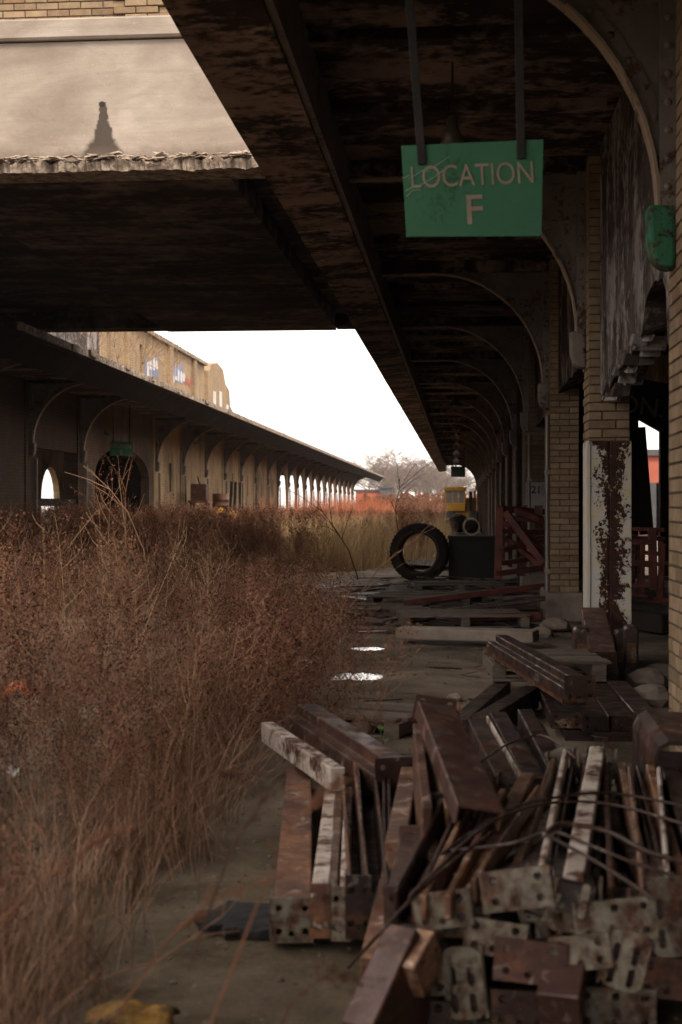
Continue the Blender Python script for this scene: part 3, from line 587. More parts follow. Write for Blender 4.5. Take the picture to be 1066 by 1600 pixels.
MB().box((-14, BY0 - .25, BZ + .05), (7.5, BY0, zc)).build('parapet', 'concrete', bd).data
MB().box((-14, BY0 - .31, zc + .012), (7.5, BY0, zt)).build('parapet_cap', 'concrete', bd, bevel=.02)
MB().box((-14, BY0 - .24, zc - .002), (7.5, BY0, zc + .013)).build('cap_joint', 'stencil', bd)
hp = atY(160, 163, BY0 - .25); MB().lathe([(.001, -.004), (.022, -.004), (.026, -.003), (.026, .01)], hp, 12, 'Y').build('drain_hole', 'stencil', bd)
MB().box((-14, BY1 - .25, 5.0), (7.5, BY1, zt)).build('rear_parapet', 'concrete2', bd)
# brick storey
BWY = BY0 - .12
MB().box((-14, BWY + .01, zt - .01), (7.5, BWY + .3, 6.7)).build('brick_wall', 'mortar', bd)
bwall = [c for c in bd.children if c.name.startswith('brick_wall')][0]
mass = MB()
for k in range(12):
    z = zt + .012 + BH / 2 + k * .068; x = -6.0 + (k % 2) * .1065
    while x < .2:
        pil = -3.16 < x < -2.75
        c = (x, BWY + BD / 2 - (.03 if pil else 0), z)
        put_brick('sx', c, bwall, BR, None if (k < 4 and -4.6 < x < -2.4) else mass); x += .213
mass.build('brick_mass', 'brick', bwall, kind='stuff')
MB().box((-14, BWY + .3, 6.5), (7.5, BY1, 6.7)).build('upper_roof', 'interior', bd); MB().box((-14, BY1 - .2, zt), (7.5, BY1 - .02, 6.5)).build('rear_wall', 'upper_brick', bd)
# rough projecting ledge at the foot of the parapet
m = MB(); n = 620; vs = []; pr = 6
for i in range(n + 1):
    x = -7.5 + 9.5 * i / n
    a = .22 + .07 * jag(x, 1, 0, 2.2) + .05 * jag(x, 4, 0, 9) + .05 * jag(x, 24, 0, 27)
    t0 = BZ + .08 + .05 * jag(x, 2, 0, 3) + .04 * jag(x, 6, 0, 14) + .03 * jag(x, 16, 0, 31)
    vs += [(x, BY0 - .2, t0 + .07), (x, BY0 - .25 - a * .5, t0 + .03 + .03 * jag(x, 9, 0, 17)), (x, BY0 - .25 - a, t0 - .02 + .03 * jag(x, 11, 0, 11)), (x, BY0 - .25 - a * .9, BZ - .02 + .025 * jag(x, 14, 0, 8)), (x, BY0 - .25, BZ - .005), (x, BY0 + .02, BZ - .006)]
m.v = vs; m.f = [(i * pr + a, i * pr + a + 1, (i + 1) * pr + a + 1, (i + 1) * pr + a) for i in range(n) for a in range(pr - 1)]
m.build('broken_ledge', 'crust', bd)
m = MB()
for i in range(420):
    x = R.uniform(-5, -1.9); s_ = R.uniform(.006, .026)
    m.obox((x, BY0 - .25 - R.uniform(.02, .25), BZ + .10 + R.uniform(-.02, .03)), (s_ * 2.2, R.uniform(-.02, .02), R.uniform(-.012, .012)), (.01, s_, 0), (0, .005, s_ * .35))
m.build('ledge_debris', 'crust', bd, kind='stuff')

# ------------------------------------------------------------------ hanging location signs
def loc_sign(label, tl, tr, br, bl, Y, letter, tops, mat='sign_green'):
    """enamel board hung on two flat straps; corner pixels at depth Y"""
    A, B_, C_, D_ = [atY(*q, Y) for q in (tl, tr, br, bl)]
    c = (A + B_ + C_ + D_) / 4
    r = thing('location_sign', label, 'sign', c)
    m = MB(); m.prism([A, B_, C_, D_], (0, .006, 0)); m.build('board', mat, r)
    ux = (B_ - A).normalized(); uz = (A - D_).normalized(); wd = (B_ - A).length; ht = (A - D_).length
    rot = Matrix(((ux.x, uz.x, 0, 0), (ux.y, uz.y, -1, 0), (ux.z, uz.z, 0, 0), (0, 0, 0, 1)))
    def T(p): return Matrix.Translation(p) @ rot
    mid = (A + D_) / 2; off = Vector((0, -.002, 0))
    text('LOCATION', ht * .345, 'lettering', 'letter', r, T(c + uz * ht * .145 + off) @ Matrix.Diagonal((.77, 1, 1, 1)), .001, -.0004)
    text(letter, ht * .46, 'lettering', 'letter', r, T(c - uz * ht * .24 + off), .001, .001)
    for (fu, drop), (px, py) in tops:
        foot = A + ux * wd * fu - uz * ht * drop; top = atY(px, py, Y); k = (4.0 - foot.z) / (top.z - foot.z); top = foot + (top - foot) * k
        m = MB().bar(foot + Vector((0, -.008, 0)), top + Vector((0, -.008, 0)), wd * .058, .008, (0, 1, 0)); m.build('strap', 'strap', r, bevel=.001)
    return r, A, ux, uz, wd, ht
r, A, ux, uz, wd, ht = loc_sign('green enamel sign reading LOCATION F hung on two dark straps overhead', (627, 228), (849, 218), (846, 369), (635, 370), 5.45, 'F', (((.14, .22), (640, 0)), ((.835, .21), (810, 0))))
m = MB()
for p in ([(.0, .36), (.05, .33), (.04, .37), (.16, .27), (.17, .30), (.33, .15)], [(.01, .50), (.1, .44), (.09, .47), (.22, .36), (.3, .28)], [(.02, .56), (.06, .50), (.12, .49)]):
    m.tube([A + ux * wd * u - uz * ht * w_ + Vector((0, -.0022, 0)) for u, w_ in p], .0011, 4)
m.build('scratch', 'chip', r)
loc_sign('small dim green LOCATION sign hanging in the dark archway opposite', (172, 688), (208, 691), (208, 713), (172, 712), 36.6, 'E', (((.15, .1), (177, 660)), ((.85, .1), (203, 660))))

# ------------------------------------------------------------------ pendant lamps
def lamp(p, top, r0, label, mat='black'):
    r = thing('pendant_lamp', label, 'lamp', p, 'pendant lamps under the canopies')
    MB().tube([(p[0], p[1], p[2]), (p[0], p[1], top)], .008, 5).build('rod', 'strap', r)
    MB().lathe([(.02, .12), (.035, .10), (.04, .04), (r0, -.08), (r0 - .008, -.08), (.03, .03)], p, 16).build('lamp_shade', mat, r, smooth=True)
    MB().lathe([(.0001, -.12), (.03, -.10), (.035, -.06), (.02, 0)], p, 10).build('bulb', 'dark_glass', r, smooth=True)
lamp(atY(707, 212, 8.9), 4.0, .09, 'thin rod pendant lamp fitting just behind the green sign', 'pipe')
lamp(atY(711, 628, 26), 4.0, .2, 'dark conical pendant lamp far down the right canopy')
lamp(atY(163, 676, 36), 4.0, .2, 'conical pendant lamp beside the dim green sign opposite')
for i, (x, y, Y, q) in enumerate(((312, 690, 45.2, 'nearest'), (357, 694, 52, 'second'), (377, 702, 57, 'third'), (395, 708, 62, 'fourth'))):
    lamp(atY(x, y, Y), 4.0, .24, 'pale conical lamp under the opposite canopy, %s along the slit windows' % q, 'pipe')
tw = thing('twisted_hanging_sheet', 'pale twisted metal strip hanging from the far right canopy', 'hanging strip', atY(713, 690, 42))
m = MB(); p = atY(713, 690, 42); vs = []
for i in range(25):
    a = i * .6; z = p.z + .35 - i * .045; vs += [(p.x + math.cos(a) * .1, p.y + math.sin(a) * .1, z), (p.x - math.cos(a) * .1, p.y - math.sin(a) * .1, z)]
m.v = vs; m.f = [(i * 2, i * 2 + 1, i * 2 + 3, i * 2 + 2) for i in range(24)]; m.build('strip', 'white_sheet', tw)
MB().tube([(p.x, p.y, p.z + .3), (p.x, p.y, 4.0)], .01, 5).build('wire', 'strap', tw)
pp = atY(716, 738, 60); sgn = thing('location_sign', 'tiny dark green sign hanging at the far end of right canopy', 'sign', pp)
MB().box((pp.x - .3, pp.y, pp.z - .2), (pp.x + .3, pp.y + .02, pp.z + .25)).build('board', 'shaded_green', sgn)
for dx in (-.25, .25): MB().box((pp.x + dx - .015, pp.y + .022, pp.z), (pp.x + dx + .015, pp.y + .03, 4.0)).build('strap', 'strap', sgn)

# ------------------------------------------------------------------ steel beams
def plate_mesh(w_, h, t, holes, rc=0):
    """flat plate in local x/z (thickness y) with round or slotted holes"""
    bm = bmesh.new(); edges = []
    def loop(pts):
        vs = [bm.verts.new((x, 0, z)) for x, z in pts]
        for i in range(len(vs)): edges.append(bm.edges.new((vs[i], vs[(i + 1) % len(vs)])))
    if rc:
        pts = []
        for cx, cz, a0 in ((w_ / 2 - rc, h / 2 - rc, 0), (-w_ / 2 + rc, h / 2 - rc, 90), (-w_ / 2 + rc, -h / 2 + rc, 180), (w_ / 2 - rc, -h / 2 + rc, 270)):
            for k in range(4): a = rad(a0 + 30 * k); pts.append((cx + rc * math.cos(a), cz + rc * math.sin(a)))
        loop(pts)
    else: loop([(-w_ / 2, -h / 2), (w_ / 2, -h / 2), (w_ / 2, h / 2), (-w_ / 2, h / 2)])
    for x, z, r0, sl_ in holes:
        loop([(x + r0 * math.cos(a), z + r0 * math.sin(a) + (sl_ if math.sin(a) > 0 else -sl_)) for a in [2 * math.pi * k / 8 + .2 for k in range(8)]])
    bmesh.ops.triangle_fill(bm, use_beauty=True, edges=edges)
    g_ = bmesh.ops.extrude_face_region(bm, geom=bm.faces[:]); vv = [e for e in g_['geom'] if isinstance(e, bmesh.types.BMVert)]
    bmesh.ops.translate(bm, verts=vv, vec=(0, t, 0)); bmesh.ops.recalc_face_normals(bm, faces=bm.faces)
    me = bpy.data.meshes.new('end_plate'); bm.to_mesh(me); bm.free(); return me
PROF = {}
def profile(kind, w_, t):
    k = .012
    if kind == 'box': return [[(-w_ / 2, -t), (w_ / 2, -t), (w_ / 2, 0), (-w_ / 2, 0)]]
    if kind == 'flat': return [[(-w_ / 2, -t), (w_ / 2, -t), (w_ / 2, 0), (-w_ / 2, 0)]]
    if kind == 'up':     # channel, open side up
        return [[(-w_ / 2, -t), (w_ / 2, -t), (w_ / 2, 0), (w_ / 2 - k, 0), (w_ / 2 - k, -t + k), (-w_ / 2 + k, -t + k), (-w_ / 2 + k, 0), (-w_ / 2, 0)]]
    if kind == 'down':
        return [[(-w_ / 2, -t), (-w_ / 2 + k, -t), (-w_ / 2 + k, -k), (w_ / 2 - k, -k), (w_ / 2 - k, -t), (w_ / 2, -t), (w_ / 2, 0), (-w_ / 2, 0)]]
    if kind == 'step':   # box with a lower ledge along one side
        return [[(-w_ / 2, -t), (w_ / 2, -t), (w_ / 2, -t * .42), (w_ * .12, -t * .42), (w_ * .12, 0), (-w_ / 2, 0)]]
    if kind == 'stepl':
        return [[(-w_ / 2, -t), (w_ / 2, -t), (w_ / 2, 0), (-w_ * .12, 0), (-w_ * .12, -t * .42), (-w_ / 2, -t * .42)]]
def beam(label, a, b, w_, t, kind, mat, near='holes', far=None, roll=0, pmat='plate', pw=None, ph=None, group='steel beams in the heap', pr=0, name='steel_beam', sag=None):
    a = atZ(*a) if len(a) == 3 else Vector(a[:3]); b = atZ(*b) if len(b) == 3 else Vector(b[:3])
    d = (b - a).normalized(); x = Vector((0, 0, 1)).cross(d).normalized() if abs(d.z) < .95 else Vector((1, 0, 0)); x = -x
    z = x.cross(d); 
    if z.z < 0: x, z = -x, -z
    rm = Matrix.Rotation(rad(roll), 3, d); x = rm @ x; z = rm @ z
    lo = min(a.z, b.z) - t
    r = thing(name, label, 'beam' if name == 'steel_beam' else 'plank', ((a.x + b.x) / 2, (a.y + b.y) / 2, lo), group)
    m = MB()
    for pl in profile(kind, w_, t): m.prism([a + x * u + z * v_ for u, v_ in pl], b - a)
    m.build('body', mat, r, bevel=.004)
    for end, p, sgn_ in ((near, b, 1), (far, a, -1)):
        if not end: continue
        W = pw or w_ * 1.12; Hh = ph or max(t * 1.25, .09)
        if end == 'holes': hs = [(W * i, Hh * j, .0105, 0) for i in (-.32, .32) for j in (-.25, .27)] + [(W * .02, -Hh * .3, .009, 0)]
        elif end == 'six': hs = [(W * i, Hh * j, .010, 0) for i in (-.36, .0, .36) for j in (-.28, .3)]
        else: hs = [(W * i, Hh * j, .0095, .014) for i in (-.2, .26) for j in (-.27, .1)]
        me = plate_mesh(W, Hh, .009, hs, .028 if end == 'hook' else 0); me.materials.append(MT[pmat])
        o = bpy.data.objects.new('end_plate', me); link(o, r)
        q = p + d * sgn_ * .0105 - z * (t * .5) + z * .008
        rr = Matrix.Rotation(rad(pr), 3, d)
        px_, pz_ = rr @ x, rr @ z; yy = d
        mw_ = Matrix(((px_.x, yy.x, pz_.x, q.x), (px_.y, yy.y, pz_.y, q.y), (px_.z, yy.z, pz_.z, q.z), (0, 0, 0, 1)))
        o.matrix_local = Matrix.Translation(-Vector(r.location)) @ mw_
        # returned lip of the connector
        lm = MB(); lip = q + px_ * (W / 2) * (1 if len(label) % 2 else -1) - d * sgn_ * .03
        lm.obox(lip, px_ * .004, d * .033, pz_ * Hh / 2); lm.build('connector_lip', pmat, r)
    return r
B = beam
# left cluster, lying towards the camera
B('wide flat rusty beam at the left edge of the heap with pale scrapes', (468, 1200, .12), (457, 1412, .12), .105, .1, 'down', 'rust', pmat='plate')
B('narrow channel with chalky white paint beside the wide flat rusty beam', (519, 1228, .14), (500, 1392, .16), .05, .12, 'box', 'rust_pale', pmat='rust')
B('thin tan channel between two white-streaked channels at left of the heap', (531, 1228, .15), (517, 1394, .15), .032, .1, 'box', 'rust_orange', None)
B('white-streaked channel with a pale end plate left of the heap', (541, 1228, .15), (534, 1396, .16), .045, .12, 'step', 'rust_pale')
B('plain reddish brown beam right of the white-streaked channels', (545, 1188, .22), (561, 1380, .20), .06, .14, 'up', 'rust', pmat='rust_dark')
B('dark open channel leaning at the right of the left cluster', (572, 1192, .22), (588, 1378, .20), .075, .14, 'up', 'rust_dark', None)
B('pale scraped beam running diagonally out of the weeds', (418, 1128, .24), (528, 1200, .24), .06, .09, 'box', 'rust_pale', None)
B('wide stepped rusty beam running diagonally beside the pale scraped one', (470, 1100, .28), (618, 1192, .27), .15, .12, 'step', 'rust_purple', 'holes', pmat='rust_dark')
# middle
B('bright orange rusty beam standing out in the middle of the heap', (648, 1198, .26), (628, 1316, .24), .10, .2, 'stepl', 'rust_orange', None)
B('thin upright rusty flange leaning behind the orange beam', (652, 1130, .48), (668, 1262, .38), .03, .3, 'box', 'rust', None)
B('broad red-brown web plate leaning under the purple beam', (672, 1130, .42), (712, 1262, .34), .10, .28, 'box', 'rust', None)
B('broad smooth purple-brown beam tilted up highest in the heap', (682, 1098, .54), (752, 1262, .40), .135, .06, 'down', 'rust_purple', None, 'holes', roll=-10, pmat='rust_purple', ph=.08)
B('first of three dark slanting beams behind the heap, nearest the purple one', (752, 1122, 0.3), (808, 1226, 0.26), .12, .14, 'stepl', 'rust_dark', None)
B('middle of three dark slanting beams behind the heap', (786, 1112, 0.31), (846, 1216, 0.27), .12, .14, 'stepl', 'rust_dark', None)
B('last of three dark slanting beams behind the heap, nearest the pier', (828, 1108, 0.3), (880, 1200, 0.27), .11, .14, 'stepl', 'rust_dark', None)
B('long dark beam lying flat behind the purple beam', (786, 1064, .12), (716, 1124, .12), .1, .12, 'box', 'rust_dark', None, pmat='rust_dark')
B('dark beam wedged under the pallet behind the slanting beams', (830, 1072, .14), (750, 1120, .16), .1, .13, 'box', 'rust_dark', None)
B('short white-streaked stub standing between two rusty beams', (672, 1248, .3), (668, 1330, .28), .055, .12, 'step', 'rust_pale', None)
B('dark open channel with a bolted end pointing up in mid heap', (706, 1248, 0.37), (638, 1392, 0.29), .07, .1, 'up', 'rust_dark', None, 'holes', pmat='rust_dark', pw=.12, ph=.11)
B('wide purple-brown beam face right of the bolted channel', (758, 1228, 0.33), (674, 1402, 0.27), .10, .1, 'stepl', 'rust_purple', None)
B('long orange-topped beam sloping to the lower left', (818, 1206, 0.35), (716, 1392, 0.29), .075, .12, 'step', 'rust_orange', 'six', 'hook', pw=.16, ph=.10)
B('tan rounded beam lying askew under the wires', (880, 1262, 0.27), (758, 1372, 0.26), .085, .09, 'stepl', 'rust_pale', 'holes', pw=.165, ph=.09)
B('narrow pale rusty edge beam at the left foot of the heap', (622, 1318, .22), (580, 1496, .12), .055, .2, 'box', 'rust_orange', None)
B('short brown bolted plate beam under the dark channel', (658, 1302, 0.26), (640, 1396, 0.24), .12, .1, 'box', 'rust_purple', 'holes', 'holes', pmat='rust_purple', pw=.13)
# right cluster
B('very thin white-edged strip standing in the right of the heap', (884, 1170, 0.36), (842, 1376, 0.32), .018, .16, 'box', 'rust_pale', 'hook', 'hook', pw=.09, ph=.15, pr=20)
B('olive-brown beam between the thin strip and the whitest beam', (908, 1168, 0.33), (872, 1384, 0.28), .058, .14, 'up', 'rust_dark', None)
B('whitest beam of the heap, top face bare and bright', (934, 1166, 0.37), (896, 1372, 0.33), .052, .15, 'box', 'rust_pale', 'hook', 'hook', pw=.13, ph=.12)
B('dark narrow bar just right of the whitest beam', (950, 1190, 0.31), (930, 1382, 0.26), .025, .12, 'box', 'rust_dark', None)
B('wide dull brown beam lying low at right of the whitest beam', (958, 1190, 0.28), (992, 1392, 0.24), .10, .12, 'up', 'rust_purple', 'hook', pw=.16, ph=.10)
B('thin tan edged beam crossing under the wires at right', (972, 1196, 0.32), (1016, 1398, 0.28), .024, .14, 'box', 'rust_orange', 'hook', 'hook', pw=.10, ph=.12)
B('dark narrow beam second from the right heap edge', (992, 1196, 0.31), (1036, 1392, 0.27), .032, .13, 'up', 'rust_dark', None, 'hook', pw=.1, ph=.1)
B('reddish beam with worn top near the right frame edge', (1012, 1194, 0.33), (1062, 1376, 0.3), .05, .13, 'step', 'rust', 'hook', pw=.12, ph=.14)
B('dark brown beam at the very right edge of the heap', (1044, 1190, 0.33), (1100, 1350, 0.32), .06, .14, 'box', 'rust_dark', 'hook', 'hook', pw=.12, ph=.12)
for lab, a_, b_, w_, mt, kd in (
        ('thin rusty strip left of the very thin white-edged one', (866, 1180, .33), (806, 1352, .30), .020, 'rust_orange', 'box'),
        ('thin worn strip crossing just right of the whitest beam', (944, 1180, .34), (956, 1384, .30), .016, 'rust', 'box'),
        ('narrow pale strip near the right heap edge', (1030, 1198, .36), (1046, 1384, .32), .014, 'rust_pale', 'box'),
        ('orange edge strip beside the bolted dark channel', (728, 1262, .35), (662, 1400, .30), .018, 'rust_orange', 'box'),
        ('orange edge strip beside the wide purple-brown face', (786, 1232, .36), (700, 1400, .31), .018, 'rust_orange', 'box'),
        ('slim dark channel just left of the orange middle beam', (604, 1216, .22), (606, 1388, .19), .03, 'rust_dark', 'up'),
        ('slim rusty strip on the wide dull brown beam', (984, 1196, .34), (1006, 1386, .30), .014, 'rust_orange', 'box'),
        ('thin rust-streaked flange along the tilted purple beam', (662, 1112, .50), (700, 1262, .36), .016, 'rust_orange', 'box'),
        ('slim rusty rod lying over the orange-topped beam', (842, 1226, .36), (742, 1372, .34), .014, 'rust', 'box'),
        ('worn pale edge on the first slanting dark beam', (762, 1118, .315), (822, 1222, .275), .010, 'rust_pale', 'box')):
    B(lab, a_, b_, w_, .06, kd, mt, None)
# front ends facing the camera
def front(label, x, y, z, wpx, hpx, back, kind='box', mat='rust_dark', end='holes', roll=0, pmat='plate', dx=0, L=1.7, dep=None):
    b_ = atY(x, y, dep or 3.42 - .02 * (y > 1480)); s_ = b_.y / F; W = wpx * s_; Hh = hpx * s_
    a_ = b_ + Vector((dx * .6, L * .8, back - (.16 if y < 1480 else .05))); b_.z += Hh * .35; a_.z += Hh * .35
    return B(label, tuple(a_) + (0,), tuple(b_) + (0,), W * .8, Hh * .75, kind, mat, end, None, roll, pmat, W, Hh)
front('pale four-hole end plate right of the short orange beam, mid front', 690, 1424, .30, 88, 56, .02, end='holes', roll=9, dx=.12)
front('large bright four-hole end plate below the tan askew beam', 806, 1392, .36, 108, 62, -.02, end='holes', roll=9, dx=.25)
front('wide white end plate with dark frame at right front', 960, 1440, .30, 122, 62, .0, end='six', roll=7, dx=.08)
front('rusty unpainted end plate below the centre of the heap', 830, 1504, .22, 112, 66, .02, end='holes', roll=-3, pmat='rust_purple', dx=.2)
front('tilted rounded white connector near the right front', 985, 1502, .24, 66, 92, .02, end='hook', roll=-14, dx=.1)
front('greenish stained wide end plate at the bottom centre', 648, 1524, .18, 112, 62, .04, end='six', roll=2, dx=.22)
front('lowest dark end plate under the greenish stained one', 645, 1590, .08, 116, 56, .02, end='six', roll=0, pmat='rust_dark', dx=.22)
front('upright narrow plate with a white streak right of the greenish plate', 722, 1536, .18, 62, 112, .04, end='hook', roll=6, dx=.2)
front('dim blotched end plate between the bright and stained plates', 776, 1468, .26, 96, 54, .02, end='holes', roll=-6, dx=.2)
front('broad pale lowest plate at the bottom right', 962, 1578, .08, 122, 66, .02, end='six', roll=0, dx=.1)
front('rusty half-hidden plate left of the tilted white connector', 905, 1490, .24, 92, 54, .02, end='holes', roll=9, pmat='plate', dx=.2)
front('tall stained plate at the right frame edge', 1048, 1432, .30, 74, 120, .02, end='hook', roll=4, dx=.05)
front('dark plate in the bottom right corner of the heap', 1046, 1530, .17, 96, 62, .02, end='holes', roll=-4, dx=.05, pmat='rust_dark')
front('dark bare end under the rusty unpainted plate', 815, 1580, .08, 90, 62, .02, end='holes', pmat='rust_dark', dx=.2)
front('rounded pale connector peeping out at the heap centre', 850, 1402, .36, 64, 70, -.02, end='hook', roll=-22, dx=.2)
front('pale mottled connector below the whitest beam', 900, 1402, .36, 86, 62, -.02, end='hook', roll=-12, dx=.1)
B('dark sloping flat beam at the lower left corner of the heap', (628, 1446, 0.24), (556, 1604, 0.06), .085, .2, 'box', 'rust_purple', None)
B('short orange beam lit on top at lower left of the heap', (656, 1450, 0.23), (622, 1508, 0.17), .085, .1, 'step', 'rust_orange', None)
B('lower brown beam end left of the tilted white connector', (890, 1462, 0.19), (872, 1556, 0.1), .1, .14, 'box', 'rust_purple', None)
# beams stacked in front of the guarded pier
def boxbeam(label, x, y, Y, wpx, hpx, L, mat='rust_dark', dz=0, dx=0, kind='box', end='holes'):
    b_ = atY(x, y, Y); s_ = Y / F; a_ = b_ + Vector((dx, L, dz)); h_ = hpx * s_
    b_.z += h_ / 2; a_.z += h_ / 2
    return B(label, tuple(a_) + (0,), tuple(b_) + (0,), wpx * s_, h_, kind, mat, end, None, 0, 'rust_dark', wpx * s_ * 1.02, h_ * 1.02, 'beams stacked before the guarded pier')
boxbeam('topmost purple beam sloping up against the guarded pier', 943, 1032, 9.6, 40, 24, 1.2, 'rust_purple', .22, .04)
boxbeam('second beam end of the column stack before the guarded pier', 944, 1052, 9.55, 42, 19, 1.2)
boxbeam('third and lowest beam end of the column stack before the guarded pier', 944, 1074, 9.5, 42, 22, 1.2)
for i, (lab, x0, x1, y0, y1) in enumerate((('dark upright beam stub leaning at the left of the guarded pier foot', 897, 922, 980, 1062), ('dark upright stub right of the column stack at the pier foot', 962, 980, 985, 1058), ('rounded dark upright stub at the right of the pier foot', 976, 998, 978, 1066))):
    a_ = atY((x0 + x1) / 2, y0, 10.1 - i * .05); b_ = atY((x0 + x1) / 2, y1, 10.1 - i * .05); r = thing('steel_beam_stub', lab, 'beam', (a_.x, a_.y, 0)); W = (x1 - x0) * 10 / F
    MB().prism([(a_.x - W / 2, a_.y, 0), (a_.x + W / 2, a_.y, 0), (a_.x + W / 2, a_.y, a_.z - .03), (a_.x + W * .3, a_.y, a_.z), (a_.x - W * .3, a_.y, a_.z), (a_.x - W / 2, a_.y, a_.z - .03)], (0, .16, .0)).build('body', 'rust_dark', r, bevel=.008)
    MB().box((a_.x - W * .3, a_.y - .012, .15), (a_.x + W * .3, a_.y - .001, a_.z - .12)).build('flange', 'rust', r)
B('long dark double-flanged beam propped towards the pier stack', (778, 992, .42), (905, 1062, .42), .13, .1, 'step', 'rust_dark', 'holes', None, pmat='rust_dark', group='beams stacked before the guarded pier')
B('thinner worn-edged beam under the long propped one', (772, 1006, .36), (896, 1078, .34), .1, .07, 'box', 'rust', 'holes', None, pmat='rust_dark', group='beams stacked before the guarded pier')
rows = ((885, 1128, 50, 22), (932, 1132, 46, 22), (972, 1132, 42, 22), (1012, 1128, 38, 22)), ((905, 1156, 46, 24), (952, 1158, 46, 24), (998, 1158, 46, 24))
nm_ = (('first', 'second', 'third', 'fourth'), ('first', 'second', 'third'))
for j, row in enumerate(rows):
    for i, (x, y, w_, h_) in enumerate(row):
        boxbeam('%s blunt beam end from the left in the %s row of the low stack' % (nm_[j][i], ('upper', 'lower')[j]), x, y, 7.6 - j * .06, w_ - 2, h_, 1.5, 'rust_dark', end='six' if j else 'holes')
# dark bent sheet at the right frame edge
p = atZ(1046, 1235, .25); r = thing('bent_steel_sheet', 'dark glossy bent steel sheet at the right frame edge by the brick pier', 'steel sheet', (p.x, p.y, 0))
m = MB(); q = [(-.10, 0), (-.10, .36), (-.085, .40), (-.05, .42), (.3, .40), (.3, .385), (-.045, .405), (-.075, .39), (-.088, .36), (-.088, 0)]
m.prism([(p.x + u + .05, p.y, z) for u, z in q], (0, .62, .02)); m.build('sheet', 'rust_dark', r)
MB().prism([(p.x - .045 + .005, p.y + .01, .0), (p.x + .34, p.y + .01, .0), (p.x + .34, p.y + .01, .38), (p.x - .035, p.y + .01, .38)], (0, .012, 0)).build('end_web', 'rust_dark', r)
# wires lying over the heap
for lab, pts in (('long dark wire sagging from the orange beam to the right edge', ((640, 1402, .42), (760, 1290, .47), (860, 1255, .49), (960, 1258, .47), (1075, 1290, .46))),
                 ('wire crossing the whitest beam low in the heap', ((700, 1330, .42), (800, 1318, .46), (860, 1300, .5), (920, 1320, .49), (1000, 1352, .45), (1080, 1376, .42))),
                 ('thick bent wire hooked in the right of the heap', ((850, 1306, .5), (880, 1288, .52), (950, 1300, .5), (1010, 1330, .47), (1085, 1352, .44))),
                 ('wire running down across the end plates', ((852, 1304, .5), (920, 1340, .5), (985, 1380, .47), (1030, 1410, .44))),
                 ('thin wire across the slanting dark beams', ((752, 1190, .4), (800, 1160, .42), (850, 1150, .42), (900, 1185, .46))),
                 ('straight thin wire sticking out over the bare ground', ((545, 1512, .12), (600, 1452, .3), (680, 1370, .4), (770, 1300, .46))),
                 ('second wire parallel to the long sagging one', ((690, 1335, .42), (790, 1268, .47), (870, 1246, .5), (960, 1240, .48), (1080, 1262, .46)))):
    P3 = [atZ(q[0], q[1], q[2] * .80) for q in pts]; fine = []
    for i in range(len(P3) - 1):
        p0, p1_, p2_, p3_ = P3[max(i - 1, 0)], P3[i], P3[i + 1], P3[min(i + 2, len(P3) - 1)]
        for k in range(6):
            t_ = k / 6; fine.append(.5 * ((2 * p1_) + (p2_ - p0) * t_ + (2 * p0 - 5 * p1_ + 4 * p2_ - p3_) * t_ ** 2 + (3 * p1_ - p0 - 3 * p2_ + p3_) * t_ ** 3))
    fine.append(P3[-1]); rr = .007 if 'thick' in lab else .0045
    o = MB().tube(fine, rr, 6).build('loose_wire', 'rust_dark', smooth=True); tag(o, lab, 'wire', 'wires over the heap')

# ------------------------------------------------------------------ wooden pallets and planks
def pallet(label, p, rz, w_=1.1, d_=.95, tilt=(0, 0), hh=.13, missing=()):
    r = thing('pallet', label, 'pallet', p, 'broken pallets'); r.rotation_euler = (tilt[0], tilt[1], rz)
    def part(nm, a, b_):
        o = MB().box(a, b_).build(nm, 'wood', None, bevel=.003); o.parent = r; return o
    for i in range(7):
        if i in missing: continue
        y = -d_ / 2 + i * (d_ - .09) / 6; j = R.uniform(-.02, .02)
        part('deck_board', (-w_ / 2 + j, y, hh - .02), (w_ / 2 + j * 2, y + .088, hh))
    for x in (-w_ / 2, -.045, w_ / 2 - .09):
        part('stringer', (x, -d_ / 2, .02), (x + .09, d_ / 2 - .002, hh - .021))
    for y in (-d_ / 2, -.05, d_ / 2 - .1): part('bottom_board', (-w_ / 2, y, 0), (w_ / 2, y + .09, .019))
    return r
q = atZ(852, 1096, 0); pallet('grey pallet under the propped beams before the guarded pier', (q.x, q.y + .35, .13), .06, .72, .8, (0, 0))
q = atZ(720, 985, 0); pallet('flattened grey pallet behind the pale concrete plank', (q.x, q.y + .6, .01), .1, 1.3, 1.0)
q = atZ(665, 945, 0); pallet('low broken pallet in front of the tyre', (q.x, q.y, .01), -.15, 1.3, 1.1, missing=(2, 4))
q = atZ(715, 925, 0); pallet('pallet with missing boards before the black bin', (q.x, q.y, .01), .12, 1.3, 1.0, missing=(1, 3))
q = atZ(600, 960, 0); pallet('broken pallet at the edge of the dead weeds', (q.x, q.y, .005), .3, .9, .9, hh=.1, missing=(1, 3, 4))
q = atZ(600, 1150, 0); pallet('small pallet scrap behind the diagonal beams', (q.x - .02, q.y + .2, .0), -.35, .45, .6, hh=.11, missing=(3,))
q = atZ(605, 1265, .02); pallet('pale board pallet standing between the beams of the heap', (q.x, q.y + .35, .0), .02, .22, .8, hh=.13)
